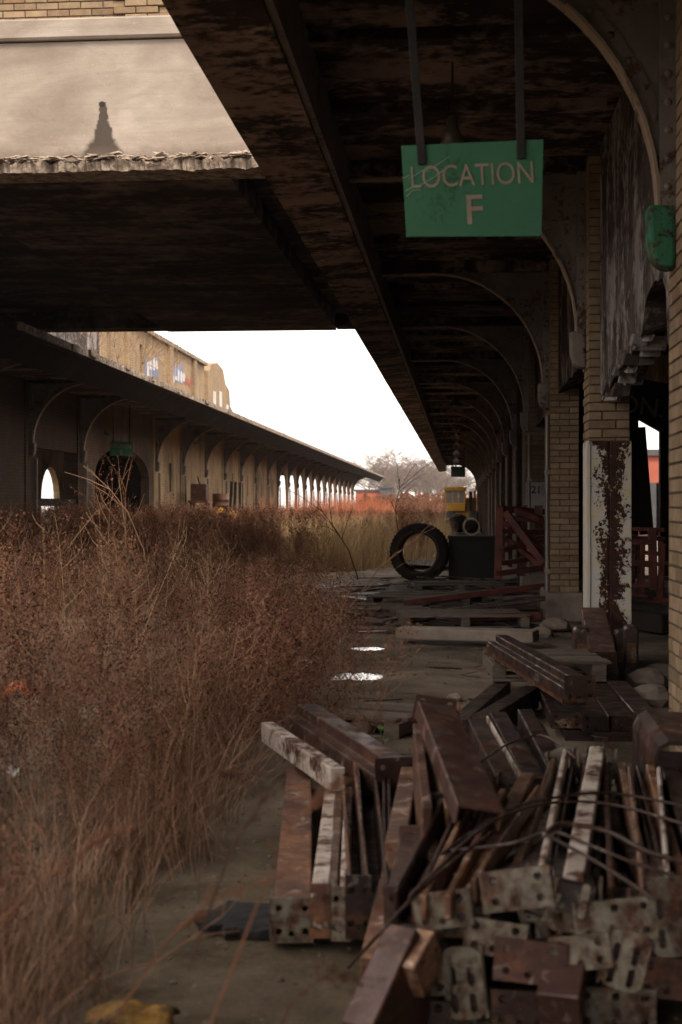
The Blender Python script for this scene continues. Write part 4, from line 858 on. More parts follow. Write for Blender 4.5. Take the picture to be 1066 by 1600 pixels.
for lab, a_, b_, w_, t_, mt in (
        ('pale concrete plank lying across the path before the second pier', (625, 988, .10), (838, 994, .10), .30, .10, 'concrete2'),
        ('long dark red angle bar lying on the debris', (632, 942, .12), (850, 916, .30), .09, .07, 'red'),
        ('second dark red bar at the foot of the plinth', (730, 965, .10), (846, 962, .12), .10, .08, 'red'),
        ('thin dark board across the debris before the tyre', (600, 938, .14), (760, 930, .15), .07, .03, 'wood'),
        ('dark slanting board below the red frame', (700, 955, .1), (852, 935, .25), .08, .05, 'rust_dark'),
        ('thin grey board half under the pallets', (592, 972, .05), (690, 952, .08), .10, .03, 'wood'),
        ('grey plank behind the broken pallets', (640, 917, .08), (770, 912, .09), .16, .03, 'wood'),
        ('short dark board lying flat on the wet ground', (605, 1118, .03), (650, 1120, .03), .06, .025, 'stencil'),
        ('broad black sheet under the red bars', (735, 950, .08), (840, 948, .1), .5, .04, 'rust_dark')):
    a_ = atZ(*a_); b_ = atZ(*b_)
    r = MB().bar(a_, b_, w_, t_).build('plank', mt, None, bevel=.008); tag(r, lab, 'plank', 'loose boards and bars on the ground')
# corrugated sheet seen through the tyre
m = MB(); c0 = atZ(655, 897, 0); vs = []
for i in range(25):
    for j in (0, 1): vs.append((c0.x - .55 + i * .045, c0.y + 2.2 + j * 2.2 - i * .03, .10 + .02 * (i % 2)))
m.v = vs; m.f = [(i * 2, i * 2 + 1, i * 2 + 3, i * 2 + 2) for i in range(24)]
tag(m.build('corrugated_sheet', 'wood'), 'grey corrugated sheet lying behind the tyre', 'sheet')
# black rubber scrap
for lab, x, y, w_, d_, seed in (('torn black rubber mat on the mossy ground beside the weeds', 405, 1446, .20, .17, 1), ('smaller black rubber scrap right of the torn mat', 452, 1462, .085, .07, 4)):
    c = atZ(x, y, 0); m = MB(); n = 44; vs = []
    for zz in (0, 1):
        for k in range(n):
            a_ = k / n * 6.283; q = .85 + .45 * jag(math.cos(a_) * 1.7, math.sin(a_) * 1.7, seed) + .3 * jag(math.cos(a_) * 6, math.sin(a_) * 6, seed); X_, Y_ = c.x + math.cos(a_) * w_ * q, c.y + math.sin(a_) * d_ * q
            vs.append((X_, Y_, gz(X_, Y_) + .006 + zz * (.018 + .035 * abs(jag(math.cos(a_), math.sin(a_), seed + 3)))))
    m.v = vs; m.f = [tuple(range(n))[::-1], tuple(range(n, 2 * n))] + [(i, (i + 1) % n, (i + 1) % n + n, i + n) for i in range(n)]
    tag(m.build('rubber_mat', 'mat', None), lab, 'rubber scrap')
# yellow crumpled sheet and orange scraps in the weeds
def scrap(name, label, cat, p, sx, sy, mat, seed, hh=.06):
    m = MB(); n = 9; vs = []
    for j in range(n):
        for i in range(n):
            u, v_ = i / (n - 1) - .5, j / (n - 1) - .5
            vs.append((p.x + u * sx * (1 + .2 * jag(v_ * 4, seed)), p.y + v_ * sy * (1 + .2 * jag(u * 4, seed + 3)), max(p.z, .015) + hh * (1 + jag(u * 3, v_ * 3, seed)) * (1 - 1.2 * (u * u + v_ * v_))))
    m.v = vs; m.f = [(j * n + i, j * n + i + 1, (j + 1) * n + i + 1, (j + 1) * n + i) for j in range(n - 1) for i in range(n - 1)]
    o = m.build(name, mat, None, smooth=True); md = o.modifiers.new('s', 'SOLIDIFY'); md.thickness = .006; return tag(o, label, cat)
scrap('crumpled_sheet', 'crumpled yellow sheet half hidden at the bottom of the weeds', 'plastic sheet', atZ(205, 1604, .02), .2, .12, 'old_yellow', 2, .04)
scrap('plastic_bag', 'torn orange plastic caught in the weeds at left', 'plastic scrap', atZ(32, 1098, .2), .17, .15, 'orange', 5, .1)
scrap('plastic_bag', 'yellow bundle lying below the rusty drum opposite', 'plastic scrap', atY(352, 816, 45), .9, .8, 'yellow', 8, .35)
scrap('plastic_bag', 'small pale scrap among weeds at far left', 'plastic scrap', atZ(20, 1215, .1), .07, .06, 'white', 9, .04)

# ------------------------------------------------------------------ tyre, bin, red frames
c = atZ(656, 908, 0); ty = thing('truck_tyre', 'large worn truck tyre standing upright on the path', 'tyre', (c.x, c.y, 0))
RO, RI, TW = .485, .33, .34; cz = RO + gz(c.x, c.y)
prof = [(RI, -TW / 2 + .05), (RI + .03, -TW / 2 + .01), (RO - .09, -TW / 2), (RO - .03, -TW / 2 + .02), (RO, -TW / 2 + .05), (RO, TW / 2 - .05), (RO - .03, TW / 2 - .02), (RO - .09, TW / 2), (RI + .03, TW / 2 - .01), (RI, TW / 2 - .05), (RI + .02, TW / 2 - .06), (RO - .04, TW / 2 - .06), (RO - .04, -TW / 2 + .06), (RI + .02, -TW / 2 + .06)]
to = MB().lathe(prof, (0, 0, 0), 40, 'Y', True).build('carcass', 'rubber', None, smooth=False); to.parent = ty; to.location = (0, 0, cz); to.rotation_euler = (0, 0, rad(-12))
for s_ in (-1, 1):
    o = MB().lathe([(RI - .008, s_ * (TW / 2 - .045)), (RI + .012, s_ * (TW / 2 - .012)), (RI + .035, s_ * (TW / 2 - .002))], (0, 0, 0), 40, 'Y').build('bead', 'bead', None); o.parent = ty; o.location = (0, 0, cz); o.rotation_euler = (0, 0, rad(-12))
tl = MB().obox((RO + .003, 0, 0), (.005, 0, 0), (0, TW * .42, .012), (0, 0, .020)).mesh('tread_lug', 'rubber')
for k in range(44):
    o = bpy.data.objects.new('tread_lug', tl); COL.objects.link(o); o.parent = to; a_ = 2 * math.pi * k / 44; o.rotation_euler = (0, a_, 0)
stud = MB().lathe([(.0001, -.006), (.006, -.005), (.008, 0)], (0, 0, 0), 6, 'Y').mesh('bead_stud', 'pipe')
for k in range(30):
    o = bpy.data.objects.new('bead_stud', stud); COL.objects.link(o); o.parent = to; a_ = math.pi * k / 29
    o.location = ((RI + .04) * math.cos(a_), -TW / 2 - .002, (RI + .04) * math.sin(a_))
a_ = atZ(701, 908, 0); b_ = atZ(776, 908, 0); zt_ = atY(738, 838, a_.y).z
r = thing('steel_bin', 'black steel bin beside the upright tyre', 'bin', (a_.x, a_.y, 0)); Y0 = a_.y + .25
m = MB(); m.box((a_.x, Y0, -.03), (b_.x, Y0 + .8, zt_ - .05)); m.build('body', 'black', r, bevel=.01)
MB().box((a_.x - .02, Y0 - .02, zt_ - .05), (b_.x + .02, Y0 + .82, zt_)).build('rim', 'black', r, bevel=.008)
MB().box((a_.x + .01, Y0 - .012, zt_ * .52), (b_.x - .01, Y0 - .001, zt_ * .56)).build('rib', 'black', r)
def frame(label, bars, mat='red', name='storage_rack'):
    P3 = [(atY(*q0_), atY(*q1_), w_) for q0_, q1_, w_ in bars]
    base_ = min(P3, key=lambda t_: min(t_[0].z, t_[1].z)); r = thing(name, label, 'rack', (P3[0][0].x, P3[0][0].y, 0), 'red steel racks')
    for p0, p1_, w_ in P3: MB().bar(p0, p1_, w_, w_ * .8).build('bar', mat, r, bevel=.004)
    return r
Y = 17.2
frame('dark red steel frame heaped between the second and third piers', [((781, 792, Y), (778, 905, Y), .09), ((781, 795, Y), (850, 800, Y + .5), .09), ((790, 800, Y - .2), (850, 880, Y - .3), .1), ((778, 830, Y), (858, 832, Y + .4), .07), ((800, 822, Y + .3), (860, 870, Y - .2), .08), ((786, 880, Y), (858, 868, Y + .4), .07), ((842, 790, Y + .3), (842, 826, Y + .3), .1), ((800, 795, Y + .2), (846, 812, Y - .3), .08), ((776, 812, Y + .6), (858, 850, Y + .5), .08), ((784, 860, Y - .4), (862, 838, Y + .2), .07), ((790, 840, Y + .2), (860, 895, Y - .1), .07), ((778, 896, Y - .3), (862, 886, Y), .08), ((820, 790, Y + .6), (816, 900, Y + .5), .07), ((782, 806, Y + .4), (862, 818, Y + .1), .06)])
Y = 15.2
frame('red rack frame standing inside the shed beyond the guarded pier', [((1019, 825, Y), (1021, 922, Y), .085), ((978, 826, Y + .5), (1040, 828, Y), .05), ((975, 847, Y), (1020, 847, Y), .075), ((975, 878, Y), (1020, 882, Y), .085), ((975, 915, Y), (1022, 915, Y), .06), ((1036, 850, Y), (1030, 945, Y), .06), ((1020, 882, Y), (1046, 880, Y), .05), ((975, 928, Y - .1), (1012, 932, Y - .1), .05), ((1010, 938, Y), (1045, 938, Y), .07), ((1005, 845, Y + .4), (1003, 930, Y + .4), .05)])
frame('second red rack lying in the shed behind the standing one', [((980, 840, 17), (1040, 842, 17), .06), ((985, 862, 17), (1040, 866, 17), .06), ((1000, 838, 17), (1000, 935, 17), .06), ((1032, 838, 17), (1034, 930, 17), .06)])
frame('rusty frame leaning on the wall far inside the shed', [((985, 900, 19), (1045, 905, 19), .07), ((990, 835, 19), (988, 925, 19), .06)], 'rust')
# kerb-like timber inside the shed
q0 = atZ(960, 965, .1); q1 = atZ(1050, 975, .1); tag(MB().bar(q0, q1, .25, .18).build('timber_sleeper', 'interior', None, bevel=.01), 'dark timber sleeper lying across the shed floor', 'timber')
for i, (lab, x, y, s_) in enumerate((('pale broken stone on the wet path', 712, 1093, .05), ('small pale stone by the orange beam', 490, 1245, .04), ('grey rock against the right brick pier', 1012, 1075, .16), ('broken stone slab below the grey rock', 1018, 1100, .15), ('rubble lump at the foot of the second pier plinth', 870, 985, .16), ('pale rubble stone left of the plinth', 848, 995, .12), ('dark flat stone between pier and low stack', 1030, 1062, .14))):
    c = atZ(x, y, 0); m = MB(); bm = bmesh.new(); bmesh.ops.create_icosphere(bm, subdivisions=2, radius=1)
    for v_ in bm.verts: k = 1 + .35 * jag(*(v_.co * 1.3), 1) + .1 * jag(*(v_.co * 4)); v_.co = Vector((v_.co.x * s_ * k, v_.co.y * s_ * k, v_.co.z * s_ * .55 * k)) + Vector((c.x, c.y, s_ * .3))
    me = bpy.data.meshes.new('rubble_stone'); bm.to_mesh(me); bm.free(); me.materials.append(MT['concrete2'])
    o = bpy.data.objects.new('rubble_stone', me); COL.objects.link(o); tag(o, lab, 'stone', 'loose rubble stones')

# ------------------------------------------------------------------ things by the left building
def fz(x, y, Y): return atY(x, y, Y)
p = atY(310, 770, 45.5); r = thing('rusty_hopper', 'rusty square hopper on legs against the opposite wall', 'hopper', (p.x, p.y, 0)); s_ = 45.5 / F
MB().box((p.x - 12.5 * s_, p.y, p.z - 12 * s_), (p.x + 12.5 * s_, p.y + .6, p.z + 14 * s_)).build('tank', 'rust', r, bevel=.02)
MB().box((p.x - 15 * s_, p.y - .1, p.z - 16 * s_), (p.x + 15 * s_, p.y + .7, p.z - 12.05 * s_)).build('tray', 'rust', r)
for dx in (-12, 12):
    for dy in (0, .55): MB().box((p.x + dx * s_ - .03, p.y + dy, -.1), (p.x + dx * s_ + .03, p.y + dy + .06, p.z - 16.05 * s_)).build('leg', 'rust_dark', r)
p = atY(345, 786, 48); s_ = 48 / F; r = thing('rusty_drum', 'rusty ribbed drum beside the square hopper opposite', 'drum', (p.x, p.y, 0))
MB().lathe([(.001, -.3), (.28, -.3), (.28, -.1), (.295, -.09), (.28, -.08), (.28, .1), (.295, .11), (.28, .12), (.28, .32), (.26, .32), (.26, .28), (.001, .28)], p, 24).build('drum_body', 'rust', r, smooth=True)
MB().box((p.x - .4, p.y - .3, -.1), (p.x + .4, p.y + .3, p.z - .302)).build('stand', 'rust_dark', r)
MB().bar((p.x - .4, p.y - .25, p.z - .3), (p.x - .75, p.y - .25, p.z + .9), .05, .05).build('lever', 'rust_dark', r)
for i, (x, q) in enumerate(((358, 'left'), (364, 'middle'), (371, 'right'))):
    p = atY(x, 752 + i, 50); o = MB().bar((p.x + .1, 50, p.z), (p.x + .05 * (i - 1), 50.1, -.1), .09, .09).build('leaning_post', 'stencil', None, bevel=.01); tag(o, '%s of three dark posts leaning against the opposite wall' % q, 'post', 'dark leaning posts')
# ------------------------------------------------------------------ yellow loader and concrete pipes
LY = 72.0; ls = LY / F
def lp(x, y, dy=0): q = atY(x, y, LY); return Vector((q.x, LY + dy, q.z))
r = thing('wheel_loader', 'yellow wheel loader parked under the far end of right canopy', 'loader', (lp(720, 830).x, LY, 0))
def lbx(nm, x0, y0, x1, y1, d0, d1, mat, par=None, bev=.03):
    a_, b_ = lp(x0, y1), lp(x1, y0); return MB().box((a_.x, LY + d0, a_.z), (b_.x, LY + d1, b_.z)).build(nm, mat, par or r, bevel=bev)
cab = lbx('cab', 698, 786, 727, 799, 0, 1.5, 'yellow')
lbx('cab_roof', 694, 761, 729, 767, -.15, 1.6, 'yellow', cab)
for x in (696, 707.5, 717.5, 726): lbx('cab_post', x - 1, 767, x + 1.2, 786, 0, .1, 'yellow', cab, 0)
for x in (696, 726): lbx('cab_post', x - 1, 767, x + 1.2, 786, 1.35, 1.45, 'yellow', cab, 0)
lbx('window', 697.3, 767.3, 706.3, 785.6, .04, .06, 'dark_glass', cab, 0); lbx('window', 709, 767.3, 716, 785.6, .04, .06, 'dark_glass', cab, 0); lbx('window', 719, 767.3, 725, 785.6, .04, .06, 'dark_glass', cab, 0)
lbx('engine_cover', 700, 799, 733, 812, .2, 2.6, 'yellow'); lbx('chassis', 704, 812, 740, 822, .3, 2.5, 'black')
lbx('side_body', 727, 778, 745, 800, .5, 2.4, 'yellow'); lbx('boom', 733, 768, 738, 800, .1, .3, 'black'); lbx('exhaust', 741, 766, 744, 780, .8, .9, 'black', None, 0)
for x in (703, 739):
    c = lp(x, 818); wl = MB().lathe([(.2, -.2), (.45, -.2), (.55, -.1), (.55, .2), (.45, .3), (.2, .3)], (c.x, LY - .1, .55), 24, 'X', True).build('wheel', 'rubber', r)
    MB().lathe([(.001, .05), (.2, .05), (.22, .1)], (c.x, LY - .1, .55), 16, 'X').build('rim', 'yellow', wl)
for lab, x, y, rr, Y in (('large dark concrete pipe end before the yellow loader', 717, 821, .50, 66.), ('smaller pale concrete pipe end right of the dark one', 737, 825, .40, 65.), ('concrete pipe lying left of the dark pipe end', 704, 824, .38, 67.)):
    c = atY(x, y, Y); o = MB().lathe([(rr, 0), (rr, 3.4), (.01, 3.4), (.01, 3.2), (rr * .8, 3.2), (rr * .8, 0)], (c.x, Y, rr), 28, 'Y', True).build('concrete_pipe', 'concrete2' if 'pale' in lab else 'rust_dark', None); tag(o, lab, 'pipe', 'concrete pipes')
# ------------------------------------------------------------------ far background
def farbox(name, label, cat, x0, y0, x1, Y, mat, dep=8, parts=()):
    a_ = atY(x0, y0, Y); b_ = atY(x1, y0, Y); r = thing(name, label, cat, (a_.x, Y, 0))
    MB().box((a_.x, Y, -.2), (b_.x, Y + dep, a_.z)).build('wall', mat, r)
    MB().box((a_.x - .2, Y - .2, a_.z), (b_.x + .2, Y + dep + .2, a_.z + .25)).build('roof', 'far_dark', r)
    for i in range(2): x = a_.x + (b_.x - a_.x) * (.3 + .4 * i); MB().box((x - .5, Y - .06, .1), (x + .5, Y - .001, min(2.3, a_.z * .75))).build('door', 'far_dark' if mat != 'far_dark' else 'black', r)
farbox('storage_container', 'dark boxy container beyond the end of the opposite platform', 'container', 593, 763, 613, 165, 'far_dark', 5)
farbox('storage_container', 'long red container beyond the end of the opposite platform', 'container', 556, 768, 592, 170, 'far_red', 5)
farbox('far_building', 'low red building on the horizon left of the loader', 'building', 610, 783, 668, 260, 'far_red', 12)
farbox('far_building', 'second low red building on the horizon behind the loader', 'building', 672, 785, 700, 270, 'far_red', 12)
farbox('red_brick_building', 'red brick building glimpsed through the shed opening', 'building', 1008, 712, 1060, 60, 'far_red', 12)
MB().box((-60, 130, -.05), (30, 150, .10)).build('far_road', 'pale_road', None, kind='structure')
# ------------------------------------------------------------------ bare trees
def bare_tree(seed, h, levels=5, spread=.55, r0=None, trunk=.3, rmin=.011):
    rr = random.Random(seed); tr, cr = MB(), MB()
    def grow(p, d, L, r_, lev):
        r_ = max(r_, rmin)
        n = 2 if lev else 4; pts = [p]; rs = [r_]
        for i in range(n):
            d = (d + Vector((rr.uniform(-1, 1), rr.uniform(-1, 1), rr.uniform(-.3, .6))) * .16).normalized(); p = p + d * L / n; pts.append(p); rs.append(r_ * (1 - .45 * (i + 1) / n))
        (tr if lev < 2 else cr).tube(pts, rs, 5 if lev < 1 else 3, False)
        if lev >= levels: return
        for k in range(rr.choice((3, 4, 4, 5)) if lev else 6):
            t_ = rr.uniform(.35, 1); q = pts[0].lerp(pts[-1], t_) if lev else pts[1 + min(int(t_ * 3), 3)]
            a_ = rr.uniform(0, 6.283); sd = Vector((math.cos(a_), math.sin(a_), rr.uniform(-.1, .5)))
            grow(q, (d * (1 - spread) + sd * spread).normalized(), L * rr.uniform(.5, .78), r_ * .48, lev + 1)
    grow(Vector((0, 0, -.1)), Vector((0, 0, 1)), h * trunk, r0 or h * .016, 0)
    return tr.mesh('trunk', 'bark'), cr.mesh('crown', 'bark')
TREES = [bare_tree(s_, 10) for s_ in (3, 8, 15, 22)]
for i, (x, Y, sc, q) in enumerate(((588, 205, .85, 'leftmost, just right of the platform end'), (606, 190, 1.0, 'second from the left above the dark container'), (622, 180, 1.05, 'tallest, above the dark container'), (640, 200, 1.1, 'behind the tallest one'), (655, 185, .95, 'in the middle of the row'), (670, 195, .95, 'right of the middle'), (684, 180, .9, 'beside the canopy end'), (698, 210, .9, 'behind the canopy end'), (630, 240, 1.2, 'farthest back at left'), (662, 250, 1.2, 'farthest back at right'), (715, 190, .8, 'behind the loader cab'), (735, 200, .8, 'right of the loader'))):
    Y *= 2.3; sc *= 3.5; c = atZ(x, 830, 0); c = atY(x, 800, Y); r = thing('bare_tree', 'hazy bare tree on the horizon, ' + q, 'tree', (c.x, Y, 0), 'bare trees on the horizon')
    r.scale = (sc * 1.15, sc * 1.15, sc * .93); r.rotation_euler.z = i * 1.3
    for nm, me in zip(('trunk', 'crown'), TREES[i % 4]): link(bpy.data.objects.new(nm, me), r)
SH = [bare_tree(s_, 3.2, 3, .6, .016, .42, .004) for s_ in (31, 37, 44)]
for t_, c_ in SH: t_.materials[0] = MT['twig']; c_.materials[0] = MT['twig']
for i, (x, y, Y, sc, q) in enumerate(((232, 590, 31, .75, 'nearest the blue graffiti'), (262, 600, 33, .9, 'between the two graffiti'), (285, 612, 35.5, .8, 'in front of the red graffiti'), (205, 570, 29, .6, 'beside the arched upper window'), (330, 560, 48, .0, ''))):
    if not sc: continue
    c = atY(x, y, Y); r = thing('bare_sapling', 'thin bare sapling rooted on the opposite canopy roof, ' + q, 'sapling', (LX + 1.6, Y, 4.12), 'saplings on the canopy roof'); r.scale = (sc,) * 3; r.rotation_euler.z = i * 2.1
    for nm, me in zip(('trunk', 'crown'), SH[i % 3]): link(bpy.data.objects.new(nm, me), r)

# ------------------------------------------------------------------ weeds (stuff)
PROTO = {}
def weed_proto(name, seed, h, stem, head, nb, dens, bend=.12, seedsize=.011, hd0=.35, sr=.0035):
    rr = random.Random(seed); st, hd = MB(), MB(); n = 6; d = Vector((rr.uniform(-1, 1) * bend, rr.uniform(-1, 1) * bend, 1)).normalized(); p = Vector((0, 0, -.03)); pts = [p]
    for i in range(n): d = (d + Vector((rr.uniform(-1, 1), rr.uniform(-1, 1), 0)) * bend * .5).normalized(); p = p + d * h / n; pts.append(p)
    st.tube(pts, [sr * (1 - .7 * i / n) for i in range(n + 1)], 3, False)
    def seeds(q, sp, k):
        for _ in range(k):
            c = q + Vector((rr.gauss(0, sp), rr.gauss(0, sp), rr.gauss(0, sp * 1.2))); a_ = rr.uniform(0, 6.28); s_ = seedsize * rr.uniform(.5, 1.4); t_ = Vector((math.cos(a_), math.sin(a_), rr.uniform(-1, 1))) * s_; u = Vector((-math.sin(a_), math.cos(a_), rr.uniform(-1, 1))) * s_ * .5
            hd.add([c - t_, c + u, c + t_ * 1.2, c - u], [(0, 1, 2, 3)])
    for b_ in range(nb):
        f_ = hd0 + (1 - hd0) * (b_ + rr.random()) / nb; i = min(int(f_ * n), n - 1); q = pts[i].lerp(pts[i + 1], f_ * n - i); a_ = rr.uniform(0, 6.28)
        L = h * rr.uniform(.12, .34) * (1.15 - f_ * .6); e = q + Vector((math.cos(a_) * L * .55, math.sin(a_) * L * .55, L * .75)); mid = q.lerp(e, .5) + Vector((math.cos(a_), math.sin(a_), -.3)) * L * .08
        st.tube([q, mid, e], [sr * .5, sr * .4, sr * .25], 3, False)
        for t_ in (.45, .7, .9, 1): seeds(q.lerp(e, t_), .014 + .012 * t_, dens)
    seeds(pts[-1], .03, dens * 3)
    me = MB(); me.v = st.v + hd.v; k = len(st.v); me.f = st.f + [tuple(i + k for i in f_) for f_ in hd.f]
    mesh = me.mesh(name, stem); mesh.materials.append(MT[head])
    mesh.polygons.foreach_set('material_index', [0] * len(st.f) + [1] * len(hd.f)); return bpy.data.objects.new(name, mesh)
def blade_proto(name, seed, h, nb, mat, spread=.12, lean=.5, wd=.004):
    rr = random.Random(seed); m = MB()
    for k in range(nb):
        a_ = rr.uniform(0, 6.28); b0 = Vector((rr.gauss(0, spread), rr.gauss(0, spread), -.02)); L = h * rr.uniform(.55, 1.1); ln = lean * rr.uniform(.1, 1); dr = Vector((math.cos(a_), math.sin(a_), 0)); sdv = Vector((-math.sin(a_), math.cos(a_), 0)) * wd; ps = []
        for i in range(5): t_ = i / 4; ps.append(b0 + dr * L * ln * t_ ** 2 + Vector((0, 0, L * (t_ - .28 * ln * t_ ** 2))))
        vs = []; 
        for i, q in enumerate(ps): w_ = 1 - .85 * i / 4; vs += [q - sdv * w_, q + sdv * w_]
        m.add(vs, [(i * 2, i * 2 + 1, i * 2 + 3, i * 2 + 2) for i in range(4)])
    return bpy.data.objects.new(name, m.mesh(name, mat))
def scatter(name, label, protos, pts):
    """one object: every plant an instance placed on a point"""
    col = bpy.data.collections.new(name + '_kinds')
    for o in protos: col.objects.link(o)
    me = bpy.data.meshes.new(name); me.from_pydata([p[0] for p in pts], [], [])
    for nm, ty_, ix in (('rot', 'FLOAT_VECTOR', 1), ('scl', 'FLOAT', 2), ('idx', 'INT', 3)):
        at = me.attributes.new(nm, ty_, 'POINT')
        for i, p in enumerate(pts):
            if ix == 1: at.data[i].vector = p[1]
            else: at.data[i].value = p[ix]
    o = bpy.data.objects.new(name, me); COL.objects.link(o); tag(o, label, 'weeds'); o['kind'] = 'stuff'
    ng = bpy.data.node_groups.new(name, 'GeometryNodeTree'); ng.interface.new_socket('Geometry', in_out='INPUT', socket_type='NodeSocketGeometry'); ng.interface.new_socket('Geometry', in_out='OUTPUT', socket_type='NodeSocketGeometry')
    N, L = ng.nodes, ng.links; gi, go = N.new('NodeGroupInput'), N.new('NodeGroupOutput'); ip = N.new('GeometryNodeInstanceOnPoints'); ci = N.new('GeometryNodeCollectionInfo')
    ci.inputs['Collection'].default_value = col; ci.inputs['Separate Children'].default_value = True; ci.inputs['Reset Children'].default_value = True
    def attr(nm, ty_): n = N.new('GeometryNodeInputNamedAttribute'); n.data_type = ty_; n.inputs['Name'].default_value = nm; return n.outputs[0]
    e2r = N.new('FunctionNodeEulerToRotation'); L.new(attr('rot', 'FLOAT_VECTOR'), e2r.inputs[0])
    L.new(gi.outputs[0], ip.inputs['Points']); L.new(ci.outputs[0], ip.inputs['Instance']); ip.inputs['Pick Instance'].default_value = True
    L.new(attr('idx', 'INT'), ip.inputs['Instance Index']); L.new(e2r.outputs[0], ip.inputs['Rotation']); L.new(attr('scl', 'FLOAT'), ip.inputs['Scale']); L.new(ip.outputs[0], go.inputs[0])
    o.modifiers.new('scatter', 'NODES').node_group = ng; return o
EDGE = [(0, -.98), (6, -1.05), (9, -1.25), (12, -1.75), (15, -2.1), (18, -3.2), (25, -3.5), (29, -1.5), (33, -.95), (45, -.75), (140, -1.5)]
def edge(y):   # right-hand limit of the weeds
    for (y0, x0), (y1, x1) in zip(EDGE, EDGE[1:]):
        if y <= y1: return x0 + (x1 - x0) * (y - y0) / (y1 - y0)
    return -2.5
def rot(t_=.12): return (R.gauss(0, t_), R.gauss(0, t_), R.uniform(0, 6.28))
KB = [weed_proto('a%02d_weed' % i, 50 + i, R.uniform(.85, 1.15), 'weed_stem' if i % 3 else 'weed_brown', 'weed_brown' if i % 2 else 'weed_dark', 12, 4, seedsize=.008) for i in range(5)] + [weed_proto('a%02d_weed' % i, 50 + i, R.uniform(.8, 1.1), 'weed_brown' if i % 2 else 'weed_stem', 'weed_dark' if i % 2 else 'weed_brown', 34, 3, bend=.24, seedsize=.009, hd0=.08, sr=.0026) for i in range(5, 9)] + [weed_proto('a%02d_weed' % i, 50 + i, 1.15, 'straw' if i % 2 else 'weed_stem', 'weed_brown', 7, 2, bend=.16, seedsize=.008, hd0=.45, sr=.0036) for i in range(9, 12)]
pts = []
for i in range(5600):
    y = 1.9 + 38 * R.random() ** 1.55; x = edge(y) - (abs(R.gauss(0, .25)) if R.random() < .25 else R.random() * (8.0 + min(0, y - 12) * .42))
    if x < -.38 * y - 1.2 or x < LX + .3: continue
    if y > 26 and x > -6 and R.random() < .85: continue
    dn = jag(x, y, 40, .45)
    if dn < -.18 or R.random() < .25 - .6 * dn: continue
    h_ = (.60 + .036 * y if y < 12 else 1.02) * R.uniform(.5, 1.15) * (1 + .35 * dn)
    h_ *= .55 + .45 * min(1, (edge(y) - x) / .9)
    if y < 3: h_ *= .75
    pts.append(((x, y, gz(x, y)), rot(.14), min(h_, 1.2) * (1.0 if R.random() > .03 else 1.25), 9 + R.randrange(3) if R.random() < .22 else R.randrange(9) if y > 7 or R.random() < .25 else 5 + R.randrange(4)))
for i in range(260):    # thin outliers at the edge of the path
    y = R.uniform(6.5, 14); x = edge(y) + R.uniform(-.1, .75) * (R.random() ** .6)
    pts.append(((x, y, gz(x, y)), (R.gauss(0, .15), R.gauss(.15, .2), R.uniform(0, 6.28)), R.uniform(.35, .85), 5 + R.randrange(4)))
scatter('dead_weeds', 'dense reddish brown dead weeds filling the yard on the left', KB, pts)
KG = [blade_proto('b%02d_grass' % i, 80 + i, .55, 26, 'weed_stem', .09, .9, .0022) for i in range(4)]
pts = []
for i in range(1900):
    y = 1.9 + 26 * R.random() ** 1.5; x = edge(y) + .12 - (abs(R.gauss(0, .3)) if R.random() < .35 else R.random() * (6.0 + min(0, y - 12) * .3))
    if x < -.38 * y - 1.2: continue
    if y < 8 and R.random() < .6: continue
    pts.append(((x, y, gz(x, y)), rot(.3), R.uniform(.5, 1.0), R.randrange(4)))
scatter('dry_grass', 'thin tan dry grass and bent stalks under the dead weeds', KG, pts)
KS = [blade_proto('c%02d_straw' % i, 90 + i, .95, 34, 'straw', .22, .45, .006) for i in range(4)] + [weed_proto('d%02d_weed' % i, 60 + i, 1.1, 'weed_stem', 'weed_brown', 16, 7, seedsize=.011, sr=.005) for i in range(3)]
pts = []
for i in range(6200):
    y = 25.5 + 95 * R.random() ** 1.5; x = edge(y) + .1 - R.random() * 8.2
    if x < LX + .4: continue
    br_ = jag(x, y, 60, .25) + (.15 if 30 < y < 60 and -5.8 < x < -1.6 else -.05)
    pts.append(((x, y, gz(x, y)), rot(.12), R.uniform(.7, 1.15) * (1.0 if y < 60 else .9), R.randrange(4) if br_ > 0 else 4 + R.randrange(3)))
scatter('straw_grass', 'sunlit straw-coloured grass in the middle of the yard', KS, pts)
KR = [blade_proto('e%02d_osier' % i, 95 + i, 2.3, 46, 'red_stem', .35, .55, .011) for i in range(3)]
pts = []
for i in range(420):
    y = R.uniform(50, 100); x = R.uniform(LX + .8, -4.2)
    if y < 66 and R.random() < .85: continue
    pts.append(((x, y, 0), rot(.1), R.uniform(.5, .98), R.randrange(3)))
scatter('red_osier_brush', 'orange-red osier brush in front of the arched openings opposite', KR, pts)
pts = []
for i in range(600):
    y = R.uniform(95, 175); x = R.uniform(-7 - (y - 95) * .05, 2)
    pts.append(((x, y, 0), rot(.1), R.uniform(.8, 1.9), 4 + R.randrange(3)))
KF = [weed_proto('f%02d_brush' % i, 70 + i, 1.3, 'weed_stem', 'weed_brown', 22, 6, seedsize=.022, sr=.012) for i in range(7)]
scatter('far_brush', 'hazy brown brush along the horizon before the bare trees', KF, pts)
